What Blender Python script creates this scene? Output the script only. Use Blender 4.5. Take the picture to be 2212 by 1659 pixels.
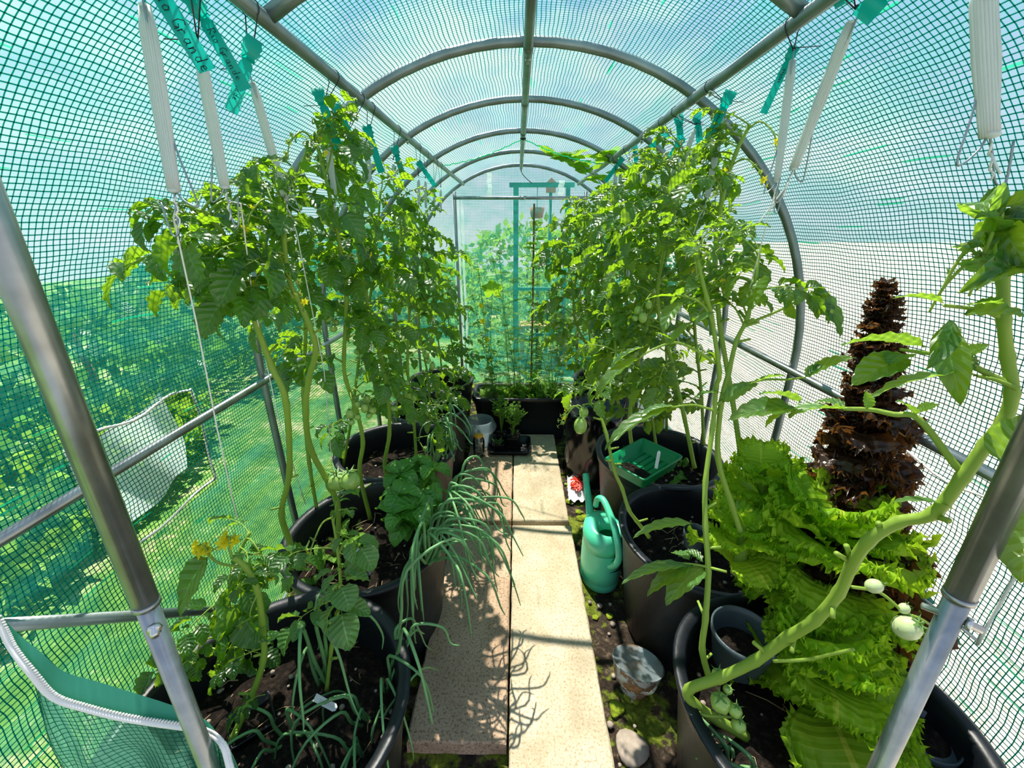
import bpy, math, random
import numpy as np
from mathutils import Vector, Matrix, Quaternion
from math import sin, cos, pi, radians as R

for o in list(bpy.data.objects):
    bpy.data.objects.remove(o)
SC = bpy.context.scene
COL = SC.collection
rnd = random.Random(7)

# ------------------------------------------------------------------ camera
FPX, HC, TH, YAW = 885.0, 1.413, R(20.7), 0.0127
CAM = Vector((0.022, 0.0, HC))
cd = bpy.data.cameras.new('camera'); cam = bpy.data.objects.new('camera', cd); COL.objects.link(cam)
cd.sensor_fit = 'HORIZONTAL'; cd.sensor_width = 36.0; cd.lens = FPX / 2212 * 36.0
cd.clip_start = 0.02; cd.clip_end = 200
cam.location = CAM; cam.rotation_euler = (pi / 2 - TH, 0, YAW)
SC.camera = cam
# ------------------------------------------------------------------ light
SUN_DIR = Vector((-0.17, 0.43, 0.885)).normalized()     # towards the sun
sl = bpy.data.lights.new('sun', 'SUN'); sun = bpy.data.objects.new('sun', sl); COL.objects.link(sun)
sl.energy = 12.0; sl.angle = R(0.6); sl.color = (1.0, 0.93, 0.82)
sun.rotation_euler = SUN_DIR.to_track_quat('Z', 'Y').to_euler()
w = bpy.data.worlds.new('sky'); SC.world = w; w.use_nodes = True
def setup_world():
    nt = w.node_tree; N = nt.nodes; N.clear(); L = nt.links
    out = N.new('ShaderNodeOutputWorld'); bg = N.new('ShaderNodeBackground')
    tc = N.new('ShaderNodeTexCoord'); sep = N.new('ShaderNodeSeparateXYZ')
    L.new(tc.outputs['Generated'], sep.inputs[0])
    ramp = N.new('ShaderNodeValToRGB'); e = ramp.color_ramp.elements
    e[0].position = 0.0; e[0].color = (0.80, 0.88, 0.95, 1)
    e[1].position = 0.6; e[1].color = (0.13, 0.31, 0.78, 1)
    L.new(sep.outputs['Z'], ramp.inputs[0])
    mp = N.new('ShaderNodeMapping'); mp.inputs['Scale'].default_value = (1.2, 1.2, 2.6)
    L.new(tc.outputs['Generated'], mp.inputs[0])
    nz = N.new('ShaderNodeTexNoise'); nz.inputs['Scale'].default_value = 1.7; nz.inputs['Detail'].default_value = 6
    nz.inputs['Roughness'].default_value = 0.6
    L.new(mp.outputs[0], nz.inputs['Vector'])
    r2 = N.new('ShaderNodeValToRGB'); r2.color_ramp.elements[0].position = 0.44; r2.color_ramp.elements[1].position = 0.58
    L.new(nz.outputs['Fac'], r2.inputs[0])
    mx = N.new('ShaderNodeMix'); mx.data_type = 'RGBA'
    L.new(r2.outputs['Color'], mx.inputs['Factor']); L.new(ramp.outputs['Color'], mx.inputs['A'])
    mx.inputs['B'].default_value = (1.0, 1.0, 1.0, 1)
    L.new(mx.outputs['Result'], bg.inputs['Color']); bg.inputs['Strength'].default_value = 0.92
    L.new(bg.outputs[0], out.inputs[0])
setup_world()
vs = SC.view_settings
SC.display_settings.display_device = 'sRGB'
vs.view_transform = 'Standard'; vs.look = 'None'; vs.gamma = 1.0; vs.use_curve_mapping = False
vs.exposure = 0.22
SC.cycles.max_bounces = 10; SC.cycles.transparent_max_bounces = 24; SC.cycles.transmission_bounces = 8
SC.cycles.diffuse_bounces = 4
SC.cycles.caustics_reflective = False; SC.cycles.caustics_refractive = False

# ------------------------------------------------------------------ pixel helpers (2212x1659 frame)
_cy, _sy, _ct, _st = cos(YAW), sin(YAW), cos(TH), sin(TH)
FWD = Vector((-_sy * _ct, _cy * _ct, -_st)); RGT = Vector((_cy, _sy, 0)); UPV = RGT.cross(FWD)
def ray(px, py): return FWD + RGT * ((px - 1106) / FPX) + UPV * ((829.5 - py) / FPX)
def P(px, py, d): return CAM + ray(px, py) * d
def atz(px, py, z):
    r = ray(px, py); return CAM + r * ((z - HC) / r.z)
def aty(px, py, y):
    r = ray(px, py); return CAM + r * (y / r.y)
def atx(px, py, x):
    r = ray(px, py); return CAM + r * ((x - CAM.x) / r.x)

# ------------------------------------------------------------------ materials
def nodes(name):
    m = bpy.data.materials.new(name); m.use_nodes = True
    nt = m.node_tree; nt.nodes.clear()
    return m, nt.nodes, nt.links
def pr(N, col, rough=0.5, metal=0.0, spec=0.5, **k):
    b = N.new('ShaderNodeBsdfPrincipled'); b.inputs['Base Color'].default_value = (*col, 1)
    b.inputs['Roughness'].default_value = rough; b.inputs['Metallic'].default_value = metal
    b.inputs['Specular IOR Level'].default_value = spec
    for kk, v in k.items(): b.inputs[kk.replace('_', ' ')].default_value = v
    return b
def outp(N, L, sh):
    o = N.new('ShaderNodeOutputMaterial'); L.new(sh, o.inputs['Surface']); return o
def noise(N, L, scale, detail=4, vec=None, rough=0.55):
    n = N.new('ShaderNodeTexNoise'); n.inputs['Scale'].default_value = scale; n.inputs['Detail'].default_value = detail
    n.inputs['Roughness'].default_value = rough
    if vec is None:
        t = N.new('ShaderNodeTexCoord'); vec = t.outputs['Object']
    L.new(vec, n.inputs['Vector']); return n
def ramp(N, L, fac, stops):
    r = N.new('ShaderNodeValToRGB'); e = r.color_ramp.elements
    while len(e) < len(stops): e.new(0.5)
    for q, (p_, c) in zip(e, stops): q.position = p_; q.color = (*c, 1)
    L.new(fac, r.inputs[0]); return r
def bump(N, L, h, strength, dist=0.01):
    b = N.new('ShaderNodeBump'); b.inputs['Strength'].default_value = strength; b.inputs['Distance'].default_value = dist
    L.new(h, b.inputs['Height']); return b
def simple(name, col, rough=0.5, metal=0.0, spec=0.5, var=0.0, scale=20, bmp=0.0):
    m, N, L = nodes(name); b = pr(N, col, rough, metal, spec)
    if var or bmp:
        n = noise(N, L, scale)
        if var:
            r = ramp(N, L, n.outputs['Fac'], [(0.3, tuple(c * (1 - var) for c in col)), (0.7, tuple(min(1, c * (1 + var)) for c in col))])
            L.new(r.outputs[0], b.inputs['Base Color'])
        if bmp: L.new(bump(N, L, n.outputs['Fac'], bmp).outputs[0], b.inputs['Normal'])
    outp(N, L, b.outputs[0]); return m
def thin(name, col, tcol, tf, rough=0.5, spec=0.3, trans=0.0, trcol=(1, 1, 1)):
    """thin sheet: principled + translucent (+ transparent)"""
    m, N, L = nodes(name); b = pr(N, col, rough, 0, spec)
    t = N.new('ShaderNodeBsdfTranslucent'); t.inputs[0].default_value = (*tcol, 1)
    mx = N.new('ShaderNodeMixShader'); mx.inputs[0].default_value = tf
    L.new(b.outputs[0], mx.inputs[1]); L.new(t.outputs[0], mx.inputs[2]); s = mx.outputs[0]
    if trans:
        tr = N.new('ShaderNodeBsdfTransparent'); tr.inputs[0].default_value = (*trcol, 1)
        m2 = N.new('ShaderNodeMixShader'); m2.inputs[0].default_value = trans
        L.new(s, m2.inputs[1]); L.new(tr.outputs[0], m2.inputs[2]); s = m2.outputs[0]
    outp(N, L, s); return m
def math_(N, L, op, a, b=None):
    n = N.new('ShaderNodeMath'); n.operation = op
    for i, v in enumerate((a, b)):
        if v is None: continue
        if isinstance(v, (int, float)): n.inputs[i].default_value = v
        else: L.new(v, n.inputs[i])
    return n.outputs[0]
def leafmat(name, dark, light, tcol, tf=0.45, rough=0.42, spec=0.4, veins=6.5, veincol=None, hue=0.5):
    m, N, L = nodes(name)
    b = pr(N, dark, rough, 0, spec)
    oi = N.new('ShaderNodeObjectInfo'); nz = noise(N, L, 9, 2)
    f = math_(N, L, 'ADD', math_(N, L, 'MULTIPLY', oi.outputs['Random'], hue), math_(N, L, 'MULTIPLY', nz.outputs['Fac'], 1 - hue))
    r = ramp(N, L, f, [(0.15, dark), (0.75, light)])
    uv = N.new('ShaderNodeUVMap'); sp = N.new('ShaderNodeSeparateXYZ'); L.new(uv.outputs[0], sp.inputs[0])
    au = math_(N, L, 'ABSOLUTE', math_(N, L, 'SUBTRACT', sp.outputs['X'], 0.5))          # 0..0.5
    mid = math_(N, L, 'LESS_THAN', au, 0.022)
    fr = math_(N, L, 'FRACT', math_(N, L, 'SUBTRACT', math_(N, L, 'MULTIPLY', sp.outputs['Y'], veins), math_(N, L, 'MULTIPLY', au, 2.6)))
    side = math_(N, L, 'LESS_THAN', math_(N, L, 'ABSOLUTE', math_(N, L, 'SUBTRACT', fr, 0.5)), 0.05)
    vn = math_(N, L, 'MAXIMUM', mid, math_(N, L, 'MULTIPLY', side, 0.6))
    mx = N.new('ShaderNodeMix'); mx.data_type = 'RGBA'; L.new(math_(N, L, 'MULTIPLY', vn, 0.55), mx.inputs['Factor'])
    L.new(r.outputs[0], mx.inputs['A']); mx.inputs['B'].default_value = (*(veincol or tuple(min(1, c * 2.2 + .05) for c in light)), 1)
    L.new(mx.outputs['Result'], b.inputs['Base Color'])
    h = math_(N, L, 'SUBTRACT', math_(N, L, 'MULTIPLY', nz.outputs['Fac'], 0.6), math_(N, L, 'ABSOLUTE', math_(N, L, 'SUBTRACT', fr, 0.5)))
    L.new(bump(N, L, h, 0.7, 0.006).outputs[0], b.inputs['Normal'])
    t = N.new('ShaderNodeBsdfTranslucent')
    m3 = N.new('ShaderNodeMix'); m3.data_type = 'RGBA'; m3.inputs['A'].default_value = (*tcol, 1)
    m3.inputs['B'].default_value = (*tuple(c * 0.55 for c in tcol), 1); L.new(f, m3.inputs['Factor'])
    L.new(m3.outputs['Result'], t.inputs[0])
    s = N.new('ShaderNodeMixShader'); s.inputs[0].default_value = tf
    L.new(b.outputs[0], s.inputs[1]); L.new(t.outputs[0], s.inputs[2]); outp(N, L, s.outputs[0]); return m

M = {}
def mats():
    M['galv'] = simple('galvanised_steel', (0.30, 0.33, 0.33), 0.33, 0.85, 0.5, 0.28, 14, 0.05)
    M['galv_dull'] = simple('weathered_galvanised_steel', (0.26, 0.31, 0.31), 0.42, 0.75, 0.5, 0.25, 10, 0.05)
    M['bolt'] = simple('zinc_bolt', (0.6, 0.62, 0.6), 0.3, 0.9)
    # cover film and net
    for fkey, fname, lo, hi, tcol in (('film', 'milky_film', .74, .90, (0.22, 0.58, 0.56)), ('film_shaded', 'milky_film_shaded', .58, .86, (0.05, 0.44, 0.38))):  # wall copy of the same film: shade put into a tealer, less clear mix
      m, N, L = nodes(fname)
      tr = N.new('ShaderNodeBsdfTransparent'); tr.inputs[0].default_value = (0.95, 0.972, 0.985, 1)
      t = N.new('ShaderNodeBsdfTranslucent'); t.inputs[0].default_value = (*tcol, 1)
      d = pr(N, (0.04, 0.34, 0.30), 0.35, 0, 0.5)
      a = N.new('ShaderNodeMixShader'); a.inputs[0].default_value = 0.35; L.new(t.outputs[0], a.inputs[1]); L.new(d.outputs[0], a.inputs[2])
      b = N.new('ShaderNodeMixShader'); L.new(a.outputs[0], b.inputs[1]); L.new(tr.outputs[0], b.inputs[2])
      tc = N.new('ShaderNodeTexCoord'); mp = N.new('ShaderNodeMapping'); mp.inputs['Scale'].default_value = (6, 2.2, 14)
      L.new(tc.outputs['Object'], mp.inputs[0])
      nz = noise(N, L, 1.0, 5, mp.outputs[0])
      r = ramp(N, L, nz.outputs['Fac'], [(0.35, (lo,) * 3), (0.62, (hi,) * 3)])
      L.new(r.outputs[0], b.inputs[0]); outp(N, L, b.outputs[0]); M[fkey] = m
    M['thread'] = thin('green_net_thread', (0.0, 0.085, 0.09), (0.0, 0.22, 0.16), 0.4, 0.5, 0.2)
    M['thread_bright'] = thin('lit_thread_and_rope', (0.01, 0.42, 0.26), (0.03, 0.8, 0.42), 0.5, 0.5, 0.3, 0.25, (.5, 1, .75))  # net thread as lit by the sun, painted brighter; also the rope's green
    M['flap'] = thin('clouded_clear_film', (0.75, 0.84, 0.82), (0.8, 0.95, 0.92), 0.5, 0.3, 0.5, 0.25)
    M['door_film'] = thin('green_door_film', (0.12, 0.42, 0.30), (0.3, 0.8, 0.6), 0.5, 0.35, 0.4, 0.45, (0.75, 0.95, 0.87))
    M['hem'] = thin('green_hem_tape', (0.06, 0.34, 0.23), (0.10, 0.55, 0.36), 0.3, 0.6, 0.2)
    M['white'] = simple('white_braid', (0.8, 0.8, 0.76), 0.7)
    M['strand'] = thin('white_twine', (0.84, 0.88, 0.86), (0.9, 0.95, 0.93), 0.5, 0.6, 0.2)
    M['wire'] = simple('steel_wire', (0.28, 0.34, 0.36), 0.35, 0.7)
    M['tie'] = simple('black_cable_tie', (0.008, 0.01, 0.014), 0.35)
    M['tag'] = thin('teal_label_plastic', (0.0, 0.36, 0.29), (0.0, 0.55, 0.45), 0.35, 0.35, 0.4)
    M['ink'] = simple('marker_ink', (0.004, 0.012, 0.014), 0.6)
    m, N, L = nodes('black_pot_plastic'); b = pr(N, (0.016, 0.018, 0.02), 0.42, 0, 0.45)
    n = noise(N, L, 40, 3); n2 = noise(N, L, 4, 4)
    r = ramp(N, L, n2.outputs['Fac'], [(0.35, (0.005, 0.007, 0.010)), (0.7, (0.014, 0.018, 0.024))]); L.new(r.outputs[0], b.inputs['Base Color'])
    r = ramp(N, L, n2.outputs['Fac'], [(0.3, (0.3,) * 3), (0.7, (0.55,) * 3)]); L.new(r.outputs[0], b.inputs['Roughness'])
    L.new(bump(N, L, n.outputs['Fac'], 0.08).outputs[0], b.inputs['Normal']); outp(N, L, b.outputs[0]); M['black'] = m
    M['slate'] = simple('slate_grey_plastic', (0.05, 0.075, 0.085), 0.4, 0, 0.5, 0.1)
    # soil
    m, N, L = nodes('dark_soil'); b = pr(N, (0.03, 0.02, 0.014), 0.95, 0, 0.2)
    n = noise(N, L, 60, 6, None, 0.7); n2 = noise(N, L, 300, 2)
    r = ramp(N, L, n.outputs['Fac'], [(0.3, (0.004, 0.003, 0.002)), (0.52, (0.022, 0.015, 0.011)), (0.68, (0.07, 0.05, 0.035)), (0.78, (0.22, 0.16, 0.11))])
    L.new(r.outputs[0], b.inputs['Base Color']); L.new(bump(N, L, n.outputs['Fac'], 1.0, 0.02).outputs[0], b.inputs['Normal'])
    outp(N, L, b.outputs[0]); M['soil'] = m
    m, N, L = nodes('mossy_earth'); b = pr(N, (0.03, 0.02, 0.014), 0.95, 0, 0.2)
    n = noise(N, L, 26, 6, None, 0.7); n2 = noise(N, L, 9, 5, None, 0.65)
    r = ramp(N, L, n.outputs['Fac'], [(0.3, (0.008, 0.006, 0.004)), (0.55, (0.05, 0.035, 0.024)), (0.72, (0.24, 0.18, 0.12))])
    r2 = ramp(N, L, n.outputs['Fac'], [(0.3, (0.03, 0.05, 0.005)), (0.7, (0.26, 0.32, 0.03))])
    r3 = ramp(N, L, n2.outputs['Fac'], [(0.50, (0, 0, 0)), (0.56, (1, 1, 1))])
    mx = N.new('ShaderNodeMix'); mx.data_type = 'RGBA'; L.new(r3.outputs[0], mx.inputs['Factor']); L.new(r.outputs[0], mx.inputs['A']); L.new(r2.outputs[0], mx.inputs['B'])
    L.new(mx.outputs['Result'], b.inputs['Base Color']); L.new(bump(N, L, n.outputs['Fac'], 1.0, 0.02).outputs[0], b.inputs['Normal'])
    outp(N, L, b.outputs[0]); M['earth'] = m
    M['litter'] = simple('dry_litter', (0.42, 0.30, 0.17), 0.9, 0, 0.1, 0.4, 8)
    M['pebble'] = simple('pebble_stone', (0.36, 0.30, 0.24), 0.8, 0, 0.2, 0.3, 30)
    M['moss'] = simple('green_moss', (0.20, 0.26, 0.02), 0.95, 0, 0.1, 0.5, 40, 0.8)
    for nm, ca, cb, cc in (('slab_pink', (0.44, 0.30, 0.19), (0.60, 0.43, 0.29), (0.17, 0.11, 0.06)),
                           ('slab_cream', (0.44, 0.37, 0.25), (0.62, 0.54, 0.39), (0.36, 0.25, 0.12))):
        m, N, L = nodes(nm); b = pr(N, ca, 0.85, 0, 0.25)
        n = noise(N, L, 7, 5); r = ramp(N, L, n.outputs['Fac'], [(0.35, ca), (0.65, cb)])
        n2 = noise(N, L, 120, 4, None, 0.8); r2 = ramp(N, L, n2.outputs['Fac'], [(0.40, (.9, .9, .9)), (0.475, (0, 0, 0))])
        n4 = noise(N, L, 380, 2, None, 0.6); r4 = ramp(N, L, n4.outputs['Fac'], [(0.6, (0, 0, 0)), (0.7, (0.5, 0.5, 0.5))])
        mx = N.new('ShaderNodeMix'); mx.data_type = 'RGBA'; L.new(math_(N, L, 'MAXIMUM', r2.outputs[0], r4.outputs[0]), mx.inputs['Factor']); L.new(r.outputs[0], mx.inputs['A']); mx.inputs['B'].default_value = (*cc, 1)
        L.new(mx.outputs['Result'], b.inputs['Base Color'])
        n3 = noise(N, L, 160, 3, None, 0.6); L.new(bump(N, L, n3.outputs['Fac'], 0.5, 0.004).outputs[0], b.inputs['Normal'])
        outp(N, L, b.outputs[0]); M[nm] = m
    # leaves
    M['leaf'] = leafmat('tomato_leaf', (0.006, 0.045, 0.010), (0.035, 0.13, 0.02), (0.50, 0.86, 0.02), 0.46, 0.34, 0.9)
    M['leaf_pale'] = leafmat('broad_tomato_leaf', (0.03, 0.12, 0.03), (0.10, 0.24, 0.06), (0.5, 0.85, 0.05), 0.42, 0.4, 0.7)
    M['stem'] = thin('tomato_stem', (0.26, 0.40, 0.05), (0.45, 0.65, 0.08), 0.15, 0.5, 0.4)
    M['fruit'] = simple('green_tomato_skin', (0.30, 0.47, 0.09), 0.22, 0, 0.6, 0.15, 12)
    M['fruit_pale'] = simple('pale_tomato_skin', (0.50, 0.60, 0.30), 0.25, 0, 0.6, 0.1, 12)
    M['calyx'] = simple('calyx_green', (0.12, 0.25, 0.05), 0.6)
    M['petal'] = thin('yellow_petal', (0.88, 0.78, 0.02), (0.9, 0.8, 0.02), 0.3)
    M['bud'] = thin('green_sepal', (0.22, 0.34, 0.08), (0.4, 0.55, 0.1), 0.3)
    M['lettuce'] = leafmat('lettuce_green', (0.20, 0.44, 0.010), (0.44, 0.70, 0.03), (0.62, 0.95, 0.03), 0.50, 0.5, 0.35, 9)
    M['lettuce_red'] = leafmat('lettuce_red', (0.014, 0.008, 0.008), (0.055, 0.030, 0.016), (0.34, 0.14, 0.03), 0.38, 0.3, 0.6, 5, (0.16, .09, .05))
    M['basil'] = leafmat('basil_leaf', (0.05, 0.20, 0.02), (0.11, 0.33, 0.04), (0.3, 0.7, 0.04), 0.35, 0.28, 0.6, 5)
    M['herb'] = leafmat('herb_leaf', (0.10, 0.26, 0.03), (0.20, 0.40, 0.05), (0.4, 0.75, 0.06), 0.4, 0.5, 0.3, 4)
    M['cucumber'] = leafmat('cucumber_leaf', (0.08, 0.25, 0.02), (0.17, 0.38, 0.03), (0.5, 0.85, 0.04), 0.5, 0.5, 0.3, 6)
    M['onion'] = simple('onion_leaf', (0.13, 0.31, 0.11), 0.45, 0, 0.4, 0.35, 7)
    M['dry'] = simple('dry_leaf', (0.45, 0.40, 0.12), 0.8, 0, 0.2, 0.3, 15)
    M['dry_stalk'] = simple('brown_stalk', (0.20, 0.13, 0.07), 0.8, 0, 0.2, 0.3, 15)
    # articles
    M['can'] = simple('mint_green_plastic', (0.10, 0.68, 0.40), 0.32, 0, 0.5, 0.06, 4)
    M['dark'] = simple('dark_inside', (0.004, 0.02, 0.01), 0.8)
    M['tray'] = thin('leaf_green_plastic', (0.0, 0.26, 0.09), (0.0, 0.4, 0.12), 0.12, 0.35, 0.5)
    M['bag'] = simple('black_bag_film', (0.005, 0.005, 0.006), 0.22, 0, 0.6)
    M['lid'] = simple('orange_lid', (0.95, 0.42, 0.02), 0.35)
    m, N, L = nodes('clear_glass'); g = N.new('ShaderNodeBsdfGlossy'); g.inputs['Roughness'].default_value = 0.03
    tr = N.new('ShaderNodeBsdfTransparent'); tr.inputs[0].default_value = (0.9, 0.95, 0.93, 1); fz = N.new('ShaderNodeFresnel'); fz.inputs[0].default_value = 1.6
    s = N.new('ShaderNodeMixShader'); L.new(math_(N, L, 'ADD', fz.outputs[0], 0.08), s.inputs[0]); L.new(tr.outputs[0], s.inputs[1]); L.new(g.outputs[0], s.inputs[2]); outp(N, L, s.outputs[0]); M['glass'] = m
    M['clear'] = thin('frosted_clear_plastic', (0.45, 0.56, 0.60), (0.6, 0.72, 0.75), 0.4, 0.25, 0.6, 0.5, (0.85, 0.92, 0.94))
    m, N, L = nodes('stained_clear_plastic'); b = pr(N, (0.3, 0.15, 0.05), 0.6); c = pr(N, (0.6, 0.65, 0.62), 0.3); tr = N.new('ShaderNodeBsdfTransparent')
    c2 = N.new('ShaderNodeMixShader'); c2.inputs[0].default_value = 0.5; L.new(c.outputs[0], c2.inputs[1]); L.new(tr.outputs[0], c2.inputs[2])
    n = noise(N, L, 22, 5, None, 0.7); r = ramp(N, L, n.outputs['Fac'], [(0.47, (0, 0, 0)), (0.52, (1, 1, 1))])
    rc = ramp(N, L, n.outputs['Fac'], [(0.5, (0.12, 0.06, 0.025)), (0.75, (0.5, 0.27, 0.1))]); L.new(rc.outputs[0], b.inputs['Base Color'])
    s = N.new('ShaderNodeMixShader'); L.new(r.outputs[0], s.inputs[0]); L.new(c2.outputs[0], s.inputs[1]); L.new(b.outputs[0], s.inputs[2]); outp(N, L, s.outputs[0]); M['stained'] = m
    M['packet'] = simple('white_packet', (0.78, 0.79, 0.78), 0.35, 0, 0.5)
    M['red'] = simple('red_print', (0.85, 0.05, 0.02), 0.4)
    M['shell'] = simple('white_shells', (0.7, 0.72, 0.66), 0.6)
    # outside
    m, N, L = nodes('lawn_grass'); b = pr(N, (0.1, 0.2, 0.03), 0.95, 0, 0.1); n = noise(N, L, 2.2, 6, None, 0.7); n2 = noise(N, L, 30, 3)
    f = math_(N, L, 'ADD', math_(N, L, 'MULTIPLY', n.outputs['Fac'], 0.7), math_(N, L, 'MULTIPLY', n2.outputs['Fac'], 0.3))
    r = ramp(N, L, f, [(0.36, (0.02, 0.09, 0.02)), (0.52, (0.09, 0.20, 0.03)), (0.64, (0.42, 0.38, 0.22))]); L.new(r.outputs[0], b.inputs['Base Color']); outp(N, L, b.outputs[0]); M['lawn'] = m
    m, N, L = nodes('pale_gravel'); b = pr(N, (0.5, 0.45, 0.38), 0.95, 0, 0.1); n = noise(N, L, 45, 5, None, 0.75); n2 = noise(N, L, 2, 3)
    r = ramp(N, L, n.outputs['Fac'], [(0.3, (0.22, 0.19, 0.15)), (0.5, (0.46, 0.41, 0.34)), (0.7, (0.66, 0.61, 0.54))]); L.new(r.outputs[0], b.inputs['Base Color']); outp(N, L, b.outputs[0]); M['gravel'] = m
    M['bush'] = leafmat('hedge_leaf', (0.012, 0.07, 0.012), (0.05, 0.20, 0.02), (0.2, 0.5, 0.04), 0.4)
    M['bush_light'] = leafmat('garden_leaf', (0.10, 0.26, 0.02), (0.26, 0.46, 0.04), (0.5, 0.85, 0.05), 0.4)
    M['green_paint'] = simple('green_painted_wood', (0.03, 0.22, 0.16), 0.6)
    M['wood'] = simple('pale_timber', (0.55, 0.38, 0.18), 0.7, 0, 0.2, 0.2, 10)
    M['terracotta'] = simple('terracotta', (0.55, 0.14, 0.08), 0.7)
    M['wall'] = simple('pale_render', (0.62, 0.62, 0.60), 0.9)
mats()

# ------------------------------------------------------------------ mesh helpers
class MB:
    def __init__(s): s.v = []; s.f = []; s.uv = {}; s.mi = []; s.m = 0
    def add(s, vs_, fs, uvs=None):
        b = len(s.v); s.v.extend([tuple(q) for q in vs_])
        for i, f in enumerate(fs):
            s.f.append(tuple(b + k for k in f)); s.mi.append(s.m)
            if uvs: s.uv[len(s.f) - 1] = [uvs[k] for k in f]
    def tube(s, path, r, n=8, cap=True, squash=None):
        path = [Vector(p) for p in path]; k = len(path)
        rs = r if isinstance(r, (list, tuple)) else [r] * k
        t0 = (path[1] - path[0]).normalized()
        u = t0.orthogonal().normalized(); vs_ = []; prev = t0
        for i, p in enumerate(path):
            t = (path[min(i + 1, k - 1)] - path[max(i - 1, 0)])
            t = t.normalized() if t.length > 1e-9 else prev
            q = prev.rotation_difference(t); u = q @ u; u = (u - t * u.dot(t)).normalized(); w_ = t.cross(u); prev = t
            for a in range(n):
                an = 2 * pi * a / n
                vs_.append(p + u * (cos(an) * rs[i]) + w_ * (sin(an) * rs[i] * (squash or 1)))
        fs = [(i * n + a, i * n + (a + 1) % n, (i + 1) * n + (a + 1) % n, (i + 1) * n + a) for i in range(k - 1) for a in range(n)]
        if cap: fs += [tuple(range(n))[::-1], tuple((k - 1) * n + a for a in range(n))]
        s.add(vs_, fs)
    def lathe(s, prof, c=(0, 0, 0), n=32, sx=1.0, sy=1.0, rot=0.0, closed=False):
        c = Vector(c); vs_ = []
        for (r, z) in prof:
            for a in range(n):
                an = 2 * pi * a / n + rot; x = cos(an) * r * sx; y = sin(an) * r * sy
                vs_.append(c + Vector((x, y, z)))
        k = len(prof)
        fs = [(i * n + a, i * n + (a + 1) % n, (i + 1) * n + (a + 1) % n, (i + 1) * n + a) for i in range(k - 1) for a in range(n)]
        if closed: fs += [((k - 1) * n + a, (k - 1) * n + (a + 1) % n, (a + 1) % n, a) for a in range(n)]
        else:
            if prof[0][0] > 1e-5 and s_cap(prof, 0): fs.append(tuple(range(n))[::-1])
        s.add(vs_, fs)
    def disc(s, c, r, n=24, up=1):
        c = Vector(c); s.add([c] + [c + Vector((cos(2 * pi * a / n) * r, sin(2 * pi * a / n) * r, 0)) for a in range(n)],
                             [(0, 1 + a, 1 + (a + 1) % n) for a in range(n)])
    def box(s, lo, hi, mat=None, bev=0.0):
        x0, y0, z0 = lo; x1, y1, z1 = hi
        if bev:
            b = bev
            ring = lambda z, e: [(x0 + e, y0 + b, z), (x0 + b, y0 + e, z), (x1 - b, y0 + e, z), (x1 - e, y0 + b, z), (x1 - e, y1 - b, z), (x1 - b, y1 - e, z), (x0 + b, y1 - e, z), (x0 + e, y1 - b, z)]
            vs_ = ring(z0, b * .6) + ring(z0 + b, 0) + ring(z1 - b, 0) + ring(z1, b * .6)
            fs = [tuple(range(8))[::-1], tuple(range(24, 32))] + [(i * 8 + a, i * 8 + (a + 1) % 8, i * 8 + 8 + (a + 1) % 8, i * 8 + 8 + a) for i in range(3) for a in range(8)]
        else:
            vs_ = [(x0, y0, z0), (x1, y0, z0), (x1, y1, z0), (x0, y1, z0), (x0, y0, z1), (x1, y0, z1), (x1, y1, z1), (x0, y1, z1)]
            fs = [(3, 2, 1, 0), (4, 5, 6, 7), (0, 1, 5, 4), (1, 2, 6, 5), (2, 3, 7, 6), (3, 0, 4, 7)]
        if mat is not None: vs_ = [mat @ Vector(q) for q in vs_]
        s.add(vs_, fs)
    def ball(s, c, r, sz=1.0, n=10, m=7, mat=None, lump=0.0, lobes=5):
        c = Vector(c); vs_ = []
        for i in range(m + 1):
            ph = pi * i / m
            for a in range(n):
                an = 2 * pi * a / n; rr = r * sin(ph) * (1 + lump * cos(lobes * an))
                q = Vector((cos(an) * rr, sin(an) * rr, r * sz * cos(ph) * (1 - (0.18 * abs(lump) * 8 if i == 0 else 0))))
                if mat is not None: q = mat @ q
                vs_.append(c + q)
        s.add(vs_, [(i * n + a, (i + 1) * n + a, (i + 1) * n + (a + 1) % n, i * n + (a + 1) % n) for i in range(m) for a in range(n)])
    def mesh(s, name, mats_, smooth=True, off=None):
        me = bpy.data.meshes.new(name)
        v = s.v if off is None else [(a - off[0], b - off[1], c - off[2]) for a, b, c in s.v]
        me.from_pydata(v, [], s.f)
        for m_ in (mats_ if isinstance(mats_, (list, tuple)) else [mats_]): me.materials.append(m_)
        if any(s.mi): me.polygons.foreach_set('material_index', s.mi)
        if s.uv:
            ul = me.uv_layers.new(name='UVMap'); co = np.zeros((len(me.loops), 2), dtype=np.float32)
            for p in me.polygons:
                u = s.uv.get(p.index)
                if u:
                    for li, q in zip(p.loop_indices, u): co[li] = q
            ul.data.foreach_set('uv', co.ravel())
        if smooth: me.polygons.foreach_set('use_smooth', [True] * len(me.polygons))
        me.update(); return me
def s_cap(prof, i): return True
def wloc(o):
    l = Vector((0, 0, 0))
    while o is not None: l += o.location; o = o.parent
    return l
def link(name, data, parent=None, loc=None):
    o = bpy.data.objects.new(name, data); COL.objects.link(o)
    if parent is not None: o.parent = parent
    if loc is not None: o.location = loc
    return o
def obj(name, mb, mat, parent=None, smooth=True, label=None):
    """part whose vertices are given in world coordinates (parents are unrotated empties/meshes)"""
    off = wloc(parent) if parent is not None else None
    o = link(name, mb.mesh(name, mat, smooth, off), parent)
    if label: o['label'] = label
    return o
def tag(o, label, cat, group=None, kind=None):
    o['label'] = label
    if cat: o['category'] = cat
    if group: o['group'] = group
    if kind: o['kind'] = kind
    return o
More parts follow.
